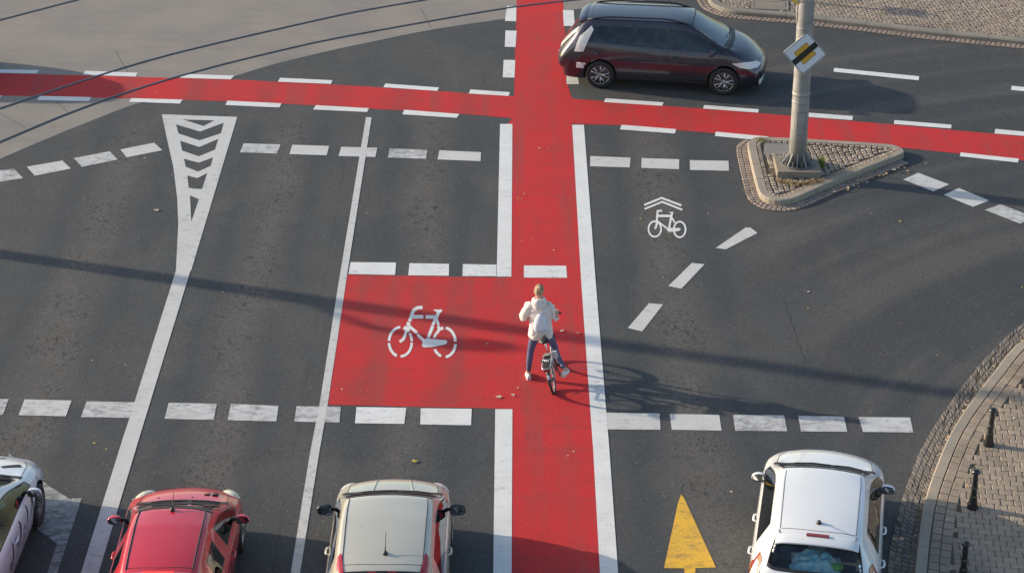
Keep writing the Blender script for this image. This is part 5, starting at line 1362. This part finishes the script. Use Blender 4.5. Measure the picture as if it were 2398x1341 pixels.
bb_ = (0, .40, .28); hd0, hd1 = (0, .86, .62), (0, .83, .76); st_ = (0, .31, .55)
bpart('frame', [([hd1, hd0, (0, .62, .36), bb_], .026), ([bb_, st_, (0, .28, .62)], .021), ([hd0, (0, .6, .44), st_], .016)], silver)
for s in (-1, 1):
    bpart('chain_stay', [([(s * .02, .38, .28), (s * .06, .02, WR)], .010)], silver); bpart('seat_stay', [([(s * .02, .30, .58), (s * .065, .02, WR)], .008)], silver)
    bpart('fork_blade', [([(s * .045, .875, .60), (s * .05, .90, .52), (s * .05, WB, WR)], .012)], silver)
bpart('seat_post', [([(0, .28, .60), (0, .25, .86)], .014)], M['chrome'])
bpart('stem', [([hd1, (0, .81, .95), (0, .83, 1.08)], .015)], M['chrome'])
hb_pts = [(-.30, .73, 1.12), (-.20, .78, 1.13), (-.08, .82, 1.11), (0, .83, 1.08), (.08, .82, 1.11), (.20, .78, 1.13), (.30, .73, 1.12)]
bpart('handlebar', [(hb_pts, .012)], M['galv_dark'])
for s in (-1, 1):
    bpart('grip', [([(s * .19, .785, 1.13), (s * .31, .725, 1.12)], .018)], M['black_plastic'])
    bpart('brake_lever', [([(s * .17, .82, 1.12), (s * .24, .81, 1.10), (s * .29, .78, 1.095)], .007)], M['black_plastic'])
# saddle
mb = MB(); n = 16; rings = []
for y, wd, z, th in ((.02, .03, .925, .02), (.04, .085, .935, .035), (.09, .095, .94, .045), (.15, .065, .935, .04), (.21, .035, .93, .03), (.27, .022, .925, .025), (.30, .010, .92, .012)):
    rings.append([(wd * math.cos(2 * math.pi * k / n), y + .11, z - .01 + th * math.sin(2 * math.pi * k / n) * (1 if math.sin(2 * math.pi * k / n) > 0 else .8)) for k in range(n)])
mb.add([q for r in rings for q in r], [(i * n + k, i * n + (k + 1) % n, (i + 1) * n + (k + 1) % n, (i + 1) * n + k) for i in range(len(rings) - 1) for k in range(n)] + [tuple(range(n)), tuple((len(rings) - 1) * n + k for k in range(n))])
mb.build('saddle', M['black_plastic'], bk, True)
# mudguards
for y0, a0, a1, nm in ((0, -15, 170, 'rear'), (WB, 20, 165, 'front')):
    mb = MB(); vs = []; n = 18; rr = WR + .022
    for k in range(n + 1):
        a = R(lerp(a0, a1, k / n))
        for xx, dr in ((-.03, -.012), (-.018, .002), (.018, .002), (.03, -.012)): vs.append((xx, y0 + (rr + dr) * math.cos(a), WR + (rr + dr) * math.sin(a)))
    mb.add(vs, [(k * 4 + j, k * 4 + j + 1, k * 4 + j + 5, k * 4 + j + 4) for k in range(n) for j in range(3)]); mb.build('mudguard', M['black_plastic'], bk, True)
# rear rack, battery and lamp
rk = MB(); loop = [(-.065, .30, .60), (-.07, .20, .655), (-.075, -.22, .65), (-.055, -.29, .648), (.055, -.29, .648), (.075, -.22, .65), (.07, .20, .655), (.065, .30, .60)]
rk.tube(loop, .010, 8)
for s in (-1, 1): rk.tube([(s * .07, -.08, .65), (s * .068, .0, WR + .02)], .006, 6)
rk.tube([(-.07, .02, .655), (.07, .02, .655)], .006, 6); rk.build('luggage_rack', silver, bk, True)
mb = MB(); mb.box((0, -.04, .612), (.12, .44, .075)); mb.build('battery', M['black_plastic'], bk, bevel=.015)
mb = MB(); mb.box((0, .17, .668), (.10, .10, .02)); mb.build('rack_plate', simple('grey_brown_plastic', (.22, .19, .17), .5), bk, bevel=.006)
mb = MB(); mb.box((0, -.03, .656), (.07, .035, .012)); mb.build('lettering_plate', simple('pale_label', (.55, .54, .52), .5), bk)
mb = MB(); mb.box((0, -.295, .62), (.09, .03, .05)); mb.build('rear_light', M['lamp_dark_red'], bk, bevel=.008)
mb = MB(); mb.box((0, -.275, .47), (.045, .02, .07), Matrix.Rotation(R(-20), 3, 'X')); mb.build('reflector', M['lamp_clear'], bk, bevel=.006)
mb = MB(); mb.box((.115, .27, .60), (.085, .035, .13)); mb.build('lock_box', simple('translucent_grey', (.52, .55, .56), .4), bk, bevel=.008)
# cranks: right pedal down, left pedal up and forward
pedR = Vector((.135, .36, .145)); pedL = Vector((-.135, .44, .415))
bpart('crank', [([(.06, .40, .28), (.085, .385, .22), (.09, .36, .145)], .011)], M['galv_dark']); bpart('crank', [([(-.06, .40, .28), (-.085, .42, .34), (-.09, .44, .415)], .011)], M['galv_dark'])
mb = MB(); mb.lathe([(.085, .048), (.085, .054)], 28, Matrix.Rotation(R(90), 3, 'Y'), 0, (0, .40, .28)); mb.build('chainring', M['galv_dark'], bk)
for q in (pedR, pedL):
    mb = MB(); mb.box(q, (.095, .085, .024)); mb.build('pedal', M['black_plastic'], bk, bevel=.005)
bpart('kickstand', [([(-.05, .36, .22), (-.09, .10, .17)], .008)], M['galv_dark'])

# ---------------------------------------------------------------- the woman
def skin_mesh(nodes, edges, root, sub=2, name='skin'):
    keys = list(nodes); idx = {k: i for i, k in enumerate(keys)}
    me = bpy.data.meshes.new(name); me.from_pydata([nodes[k][:3] for k in keys], [(idx[a], idx[b]) for a, b in edges], []); me.update()
    o = bpy.data.objects.new(name, me); C.objects.link(o)
    m = o.modifiers.new('k', 'SKIN'); m.use_smooth_shade = True
    for k in keys:
        r = nodes[k][3]; r = r if isinstance(r, tuple) else (r, r); sv = me.skin_vertices[0].data[idx[k]]; sv.radius = r; sv.use_root = (k == root)
    s = o.modifiers.new('s', 'SUBSURF'); s.levels = sub; s.render_levels = sub
    out = eval_mesh(o); bpy.data.objects.remove(o); return out
def place(me, name, mat, parent, disp=None, smooth=True):
    me.name = name; me.materials.clear(); me.materials.append(mat)
    if disp:
        amp, sc = disp; nrm = [v.normal.copy() for v in me.vertices]
        for v, nn in zip(me.vertices, nrm):
            f = noise.noise(v.co * sc) * amp + noise.noise(v.co * sc * 2.3 + Vector((5, 0, 0))) * amp * .5; v.co += nn * f
    me.polygons.foreach_set('use_smooth', [smooth] * len(me.polygons)); me.update()
    return link(bpy.data.objects.new(name, me), parent)
skin_m = simple('skin', (.56, .33, .24), .5, vary=.05, Subsurface_Weight=.1)
jersey = N('cream_fleece'); jf = jersey.noise(jersey.obj(), 55, 4); jersey.base(jersey.scale(jersey.mix(jersey.ramp(jersey.noise(jersey.obj(), 4, 4), .35, .7), (.74, .66, .60), (.64, .56, .51)), jersey.ramp(jf, .3, .7, .95, 1.04))); jersey.prop(Roughness=.95, Sheen_Weight=.3)
jersey.bump(jersey.math('ADD', jersey.noise(jersey.obj(), 9, 4), jersey.math('MULTIPLY', jf, .25)), .6, .02)
legg = simple('slate_blue_leggings', (.085, .095, .185), .6, vary=.06); shoe_m = simple('white_trainer', (.74, .72, .70), .6, vary=.05); sole_m = simple('pale_rubber_sole', (.62, .58, .54), .7)
pr0 = Vector((.50, 30.93, 0)); pn = empty('person', pr0); tag(pn, 'woman in cream hooded fleece and blue leggings standing astride a bicycle, seen from behind', 'person')
def L_(x, y, z): return (x - pr0.x, y - pr0.y, z)
grR = BM @ Vector((.25, .755, 1.15)); grL = BM @ Vector((-.25, .755, 1.15)); fR = BM @ (pedR + Vector((.01, .0, .02)))
Nn = {}
def nd(k, x, y, z, r): Nn[k] = (*L_(x, y, z), r)
nd('pel', .500, 30.95, .90, (.135, .105)); nd('wai', .490, 30.98, 1.06, (.115, .085)); nd('che', .475, 31.01, 1.24, (.135, .095)); nd('upc', .468, 31.03, 1.37, (.10, .07)); nd('nec', .462, 31.05, 1.455, (.048, .048)); nd('nk2', .460, 31.075, 1.50, (.050, .050))
nd('hd1', .458, 31.085, 1.555, (.068, .078)); nd('hd2', .458, 31.09, 1.625, (.072, .088)); nd('hd3', .458, 31.085, 1.675, (.050, .060))
nd('nose', .458, 31.185, 1.570, .012); nd('chin', .458, 31.150, 1.515, .026); nd('earL', .383, 31.08, 1.575, .012); nd('earR', .533, 31.08, 1.575, .012)
nd('shL', .315, 31.03, 1.375, .055); nd('shR', .622, 31.03, 1.365, .055)
nd('elL', .180, 30.99, 1.13, .042); nd('elR', .745, 31.02, 1.10, .042)
nd('wrL', grL.x + .03, grL.y - .10, grL.z + .03, .024); nd('wrR', grR.x - .0, grR.y - .11, grR.z + .04, .025)
nd('hipL', .415, 30.95, .86, .088); nd('hipR', .590, 30.96, .86, .088)
nd('thL', .36, 30.965, .68, .078); nd('knL', .318, 30.975, .48, .054); nd('caL', .300, 30.935, .34, .054); nd('anL', .285, 30.90, .115, .034); nd('ftL', .272, 31.00, .045, .035); nd('toL', .262, 31.07, .035, .028)
ax_ = fR.x + .03; ay_ = fR.y - .05
nd('thR', .66, 31.02, .70, .080); nd('knR', .735, 31.09, .52, .056); nd('caR', .765, 31.04, .40, .054); nd('anR', ax_, ay_ - .01, fR.z + .105, .034); nd('ftR', ax_ + .03, ay_ + .08, fR.z + .045, .035); nd('toR', ax_ + .055, ay_ + .15, fR.z + .035, .028)
E_ = [('pel', 'wai'), ('wai', 'che'), ('che', 'upc'), ('upc', 'nec'), ('nec', 'nk2'), ('nk2', 'hd1'), ('hd1', 'hd2'), ('hd2', 'hd3'), ('hd1', 'chin'), ('hd1', 'nose'), ('hd1', 'earL'), ('hd1', 'earR'), ('upc', 'shL'), ('upc', 'shR'), ('shL', 'elL'), ('elL', 'wrL'), ('shR', 'elR'), ('elR', 'wrR'),
      ('pel', 'hipL'), ('pel', 'hipR'), ('hipL', 'thL'), ('thL', 'knL'), ('knL', 'caL'), ('caL', 'anL'), ('anL', 'ftL'), ('ftL', 'toL'), ('hipR', 'thR'), ('thR', 'knR'), ('knR', 'caR'), ('caR', 'anR'), ('anR', 'ftR'), ('ftR', 'toR')]
# hands: palm, thumb and four fingers closed round each grip
for s_, g_, wk in (('R', grR, 'wrR'), ('L', grL, 'wrL')):
    sg_ = 1 if s_ == 'R' else -1; ux = (BM.to_3x3() @ Vector((sg_ * .12, -.07, -.01))).normalized(); fw = Vector((0, .99, .05)); up = Vector((0, 0, 1))
    pb = g_ - fw * .045 + up * .032
    nd('pm' + s_, *(pb), (.030, .020)); E_.append((wk, 'pm' + s_))
    for i, (o_, ln) in enumerate(((-.032, .95), (-.011, 1.05), (.011, 1.0), (.031, .85))):
        base = g_ + ux * o_ * 1.05 - fw * .012 + up * .036; m1 = g_ + ux * o_ + fw * .026 * ln + up * .022; m2 = g_ + ux * o_ + fw * .028 * ln - up * .012; m3 = g_ + ux * o_ + fw * .006 - up * .027
        for j, (q, r) in enumerate(((base, .0095), (m1, .0090), (m2, .0085), (m3, .0075))): nd('f%s%d%d' % (s_, i, j), *q, r)
        E_ += [('pm' + s_, 'f%s%d0' % (s_, i))] + [('f%s%d%d' % (s_, i, j), 'f%s%d%d' % (s_, i, j + 1)) for j in range(3)]
    tb = g_ - ux * .040 - fw * .025 + up * .020; t1 = g_ - ux * .046 - up * .006; t2 = g_ - ux * .040 + fw * .018 - up * .020
    for j, (q, r) in enumerate(((tb, .011), (t1, .010), (t2, .008))): nd('t%s%d' % (s_, j), *q, r)
    E_ += [('pm' + s_, 't%s0' % s_), ('t%s0' % s_, 't%s1' % s_), ('t%s1' % s_, 't%s2' % s_)]
body = place(skin_mesh(Nn, E_, 'pel', 2), 'body', skin_m, pn)
# face details
for s in (-1, 1):
    mb = MB(); mb.ball(L_(.458 + s * .028, 31.158, 1.590), (.011, .008, .008), 10, 8); mb.build('eye', simple('eye_white', (.7, .7, .68), .2), pn, True)
mb = MB(); mb.ball(L_(.458, 31.166, 1.538), (.022, .008, .006), 10, 6); mb.build('mouth', simple('lips', (.45, .14, .12), .5), pn, True)
# leggings
def sub_skin(keys, edges, grow, root, over=None):
    D = {}
    for k in keys:
        x, y, z, r = Nn[k]; r = r if isinstance(r, tuple) else (r, r); g = grow if not isinstance(grow, dict) else grow.get(k, .006); D[k] = (x, y, z, (r[0] + g, r[1] + g))
    if over: D.update(over)
    return skin_mesh(D, edges, root, 2)
hi = {k: Nn[k] for k in Nn}
lk = ['wai', 'pel', 'hipL', 'hipR', 'thL', 'knL', 'caL', 'anL', 'thR', 'knR', 'caR', 'anR']
le = [('wai', 'pel'), ('pel', 'hipL'), ('pel', 'hipR'), ('hipL', 'thL'), ('thL', 'knL'), ('knL', 'caL'), ('caL', 'anL'), ('hipR', 'thR'), ('thR', 'knR'), ('knR', 'caR'), ('caR', 'anR')]
place(sub_skin(lk, le, .007, 'pel'), 'leggings', legg, pn, (.003, 14))
# shoes
for s_, rz_, dz in (('L', R(6), .0), ('R', R(-24), fR.z - .0)):
    an = Vector(Nn['an' + s_][:3]); ft = Vector(Nn['ft' + s_][:3]); base_z = 0.002 if s_ == 'L' else fR.z - .008
    mb = MB(); n = 18; prof = [(-.085, .026, .075), (-.075, .034, .095), (-.04, .038, .098), (0, .036, .082), (.05, .042, .062), (.10, .046, .052), (.14, .040, .046), (.165, .022, .036)]
    rings = []
    for y, wd, hh in prof:
        rings.append([(wd * math.cos(2 * math.pi * k / n), y, .018 + (hh - .018) * max(0, math.sin(2 * math.pi * k / n)) ** .7 if math.sin(2 * math.pi * k / n) > 0 else .018) for k in range(n)])
    mb.add([q for r in rings for q in r], [(i * n + k, i * n + (k + 1) % n, (i + 1) * n + (k + 1) % n, (i + 1) * n + k) for i in range(len(rings) - 1) for k in range(n)] + [tuple(range(n)), tuple((len(rings) - 1) * n + k for k in range(n))])
    o_ = mb.build('shoe', shoe_m, pn, True, merge=True); o_.matrix_local = Matrix.Translation((an.x, an.y - .0, base_z)) @ Matrix.Rotation(rz_, 4, 'Z')
    sm_ = MB(); sm_.prism([(wd * 1.06 * (1 if q == 0 else -1), y) for q in (0, 1) for (y, wd, hh) in (prof if q == 0 else prof[::-1])], 0, .024); so = sm_.build('sole', sole_m, o_, merge=True)
# fleece: lofted torso with folds, plus sleeves
mb = MB(); n = 48; rings = []
for z, cx_, cy_, rx, ry, fold in ((.795, .492, 30.945, .190, .140, 1.3), (.81, .492, 30.945, .204, .152, 1.4), (.85, .493, 30.945, .212, .160, 1.4), (.92, .495, 30.955, .206, .158, 1.3), (.99, .494, 30.97, .192, .150, 1.3), (1.06, .490, 30.98, .188, .146, 1.4), (1.13, .485, 30.99, .192, .146, 1.2), (1.20, .478, 31.00, .188, .142, .7), (1.27, .474, 31.01, .192, .140, .5), (1.33, .471, 31.02, .188, .130, .4), (1.38, .469, 31.03, .168, .112, .3), (1.415, .467, 31.035, .130, .092, .2), (1.44, .465, 31.045, .09, .078, .1), (1.45, .463, 31.05, .06, .06, 0)):
    rr = []
    for k in range(n):
        a = 2 * math.pi * k / n; f = 1 + fold * (.055 * noise.noise(Vector((math.cos(a) * 2.2, math.sin(a) * 2.2, z * 5))) + .035 * noise.noise(Vector((math.cos(a) * 5, math.sin(a) * 5, z * 9))))
        c, s = math.cos(a), math.sin(a); ex = .85
        rr.append(L_(cx_ + rx * f * math.copysign(abs(c) ** ex, c), cy_ + ry * f * math.copysign(abs(s) ** ex, s), z + .012 * noise.noise(Vector((a, z, 0)))))
    rings.append(rr)
mb.add([q for r in rings for q in r], [(i * n + k, i * n + (k + 1) % n, (i + 1) * n + (k + 1) % n, (i + 1) * n + k) for i in range(len(rings) - 1) for k in range(n)] + [tuple(range(n)), tuple((len(rings) - 1) * n + k for k in range(n))[::-1]])
jt = mb.build('fleece_tmp', jersey.m, None, True); md = jt.modifiers.new('s', 'SUBSURF'); md.levels = 2; md.render_levels = 2
jm = eval_mesh(jt); bpy.data.objects.remove(jt); nr_ = [v.normal.copy() for v in jm.vertices]
for v, nn in zip(jm.vertices, nr_):
    q = v.co; rg = 1 - abs(noise.noise(Vector((q.x * 7, q.y * 7, q.z * 13)))) * 2.2; rg2 = 1 - abs(noise.noise(Vector((q.x * 16 + 3, q.y * 16, q.z * 22)))) * 2.0
    v.co += nn * (.011 * max(-1, rg) + .005 * max(-1, rg2) - .006)
jacket = place(jm, 'fleece', jersey.m, pn)
for s_, k in (('L', -1), ('R', 1)):
    sh, el, wr_ = (Vector(Nn[q + s_][:3]) for q in ('sh', 'el', 'wr'))
    en = el.lerp(wr_, .30)
    D = {'a': (*(sh + Vector((-k * .06, 0, -.02))), .10), 'b': (*sh.lerp(el, .15), .100), 'c': (*sh.lerp(el, .5), .093), 'd': (*el, .090), 'e': (*en, .056), 'f': (*(el.lerp(wr_, .36)), .046)}
    place(skin_mesh(D, [('a', 'b'), ('b', 'c'), ('c', 'd'), ('d', 'e'), ('e', 'f')], 'a', 3), 'sleeve', jersey.m, pn, (.020, 14))
# hood lying on the shoulders
mb = MB(); n = 30; vs = []
hn = Vector(L_(.462, 31.03, 1.445)); rows = 14
for i in range(n + 1):
    a = 2 * math.pi * i / n; back = max(0, -math.sin(a)); c = hn + Vector((.088 * math.cos(a), .070 * math.sin(a) - .02 * back, .012 - .05 * back))
    rt = .036 + .030 * back
    for j in range(rows):
        b = 2 * math.pi * j / rows; dr = Vector((math.cos(a), math.sin(a), 0)); f = 1 + .25 * noise.noise(Vector((a * 1.5, b * 1.2, 2)))
        vs.append(tuple(c + dr * rt * math.cos(b) * f * (1 + .4 * back) + Vector((0, 0, rt * math.sin(b) * f * (1 + .6 * back)))))
mb.add(vs, [(i * rows + j, (i + 1) * rows + j, (i + 1) * rows + (j + 1) % rows, i * rows + (j + 1) % rows) for i in range(n) for j in range(rows)]); mb.build('hood', jersey.m, pn, True)
mb = MB(); mb.ball(tuple(hn + Vector((0, -.105, -.055))), (.095, .045, .085), 20, 14)
mb.v = [tuple(Vector(q) * 1.0 + Vector((0, 0, 0)) + Vector((0, .012 * noise.noise(Vector(q) * 22), .006 * noise.noise(Vector(q) * 30)))) for q in mb.v]; mb.build('hood', jersey.m, pn, True)
# hair: short blond, swept up, with strand relief and a darker nape
hairm = N('blond_hair'); ho = hairm.obj(); hs = hairm.noise(hairm.stretch(ho, (9, 9, 2)), 9, 4, .7)
hairm.base(hairm.mix(hairm.ramp(hs, .38, .62), (.24, .14, .07), (.70, .54, .34))); hairm.prop(Roughness=.5); hairm.bump(hs, 1.0, .03)
mb = MB(); n = 40; m_ = 26; vs = []
for i in range(m_ + 1):
    th = math.pi * i / m_
    for k in range(n):
        a = 2 * math.pi * k / n; d = Vector((math.sin(th) * math.cos(a), math.sin(th) * math.sin(a), math.cos(th)))
        rx, ry, rz_ = .085, .100, .098
        p = Vector((d.x * rx, d.y * ry, d.z * rz_)); p += d * (.012 * noise.noise(Vector((a * 3, th * 1.5, 0))) + .006 * noise.noise(Vector((a * 9, th * 2, 5))))
        if d.z < 0: p.x *= 1 - .35 * (-d.z); p.z *= .9
        if d.y > .55 and d.z < .55: p *= .80                 # forehead and face stay free
        if d.z > .3: p.z += .018 * d.z; p.x += .012 * d.z
        q = Vector(L_(.458, 31.075, 1.610)) + p; vs.append(tuple(q))
mb.add(vs, [(i * n + k, (i + 1) * n + k, (i + 1) * n + (k + 1) % n, i * n + (k + 1) % n) for i in range(m_) for k in range(n)])
mb.build('hair', hairm.m, pn, True)
mb = MB(); mb.ball(L_(.470, 31.035, 1.690), (.040, .045, .034), 16, 10); mb.v = [tuple(Vector(q) + Vector((.008, .008, .010)) * noise.noise(Vector(q) * 40)) for q in mb.v]; mb.build('hair_bun', hairm.m, pn, True)
# backpack
bp_ = empty('backpack', (.487, 30.825, 1.12)); tag(bp_, 'small white drawstring backpack on the back of the waiting woman', 'backpack')
bpm = N('white_nylon'); bf = bpm.noise(bpm.stretch(bpm.obj(), (1, 1, .35)), 16, 3); bpm.base(bpm.mix(bpm.ramp(bf, .35, .65), (.70, .72, .76), (.58, .61, .68))); bpm.prop(Roughness=.45, Sheen_Weight=.1); bpm.bump(bf, .6, .02)
mb = MB(); n = 32; rings = []
for z, rx, ry in ((-.165, .04, .02), (-.160, .095, .050), (-.13, .118, .072), (-.06, .122, .080), (.02, .115, .072), (.09, .092, .056), (.14, .062, .040), (.17, .036, .026), (.18, .020, .016), (.20, .034, .024), (.205, .010, .008)):
    rr = []
    for k in range(n):
        a = 2 * math.pi * k / n; c, s = math.cos(a), math.sin(a); f = 1 + .05 * noise.noise(Vector((c * 3, s * 3, z * 12))) + (.06 * math.cos(7 * a) if z > .08 else 0)
        rr.append((rx * f * math.copysign(abs(c) ** .8, c), -ry * .15 + ry * f * math.copysign(abs(s) ** .8, s), z))
    rings.append(rr)
mb.add([q for r in rings for q in r], [(i * n + k, i * n + (k + 1) % n, (i + 1) * n + (k + 1) % n, (i + 1) * n + k) for i in range(len(rings) - 1) for k in range(n)] + [tuple(range(n))[::-1], tuple((len(rings) - 1) * n + k for k in range(n))])
o_ = mb.build('bag', bpm.m, bp_, True); md = o_.modifiers.new('s', 'SUBSURF'); md.levels = 1; md.render_levels = 1
mb = MB(); n = 16; vs = []
for i in range(n + 1):
    a = math.pi + math.pi * i / n; vs += [(.119 * math.cos(a), -.015 + .082 * math.sin(a), -.105), (.121 * math.cos(a), -.015 + .084 * math.sin(a), -.118)]
mb.add(vs, [(2 * i, 2 * i + 1, 2 * i + 3, 2 * i + 2) for i in range(n)]); mb.build('pocket_seam', simple('pale_blue_piping', (.38, .45, .66), .6), bp_, True)
for s in (-1, 1):
    P = [(s * .02, -.01, .18), (s * .07, .01, .24), (s * .125, .10, .285), (s * .135, .19, .29), (s * .13, .30, .23), (s * .13, .345, .10), (s * .14, .30, -.05), (s * .14, .15, -.12), (s * .11, .0, -.13)]
    mb = MB(); mb.tube(P, .009, 8); mb.build('strap', bpm.m, bp_, True)
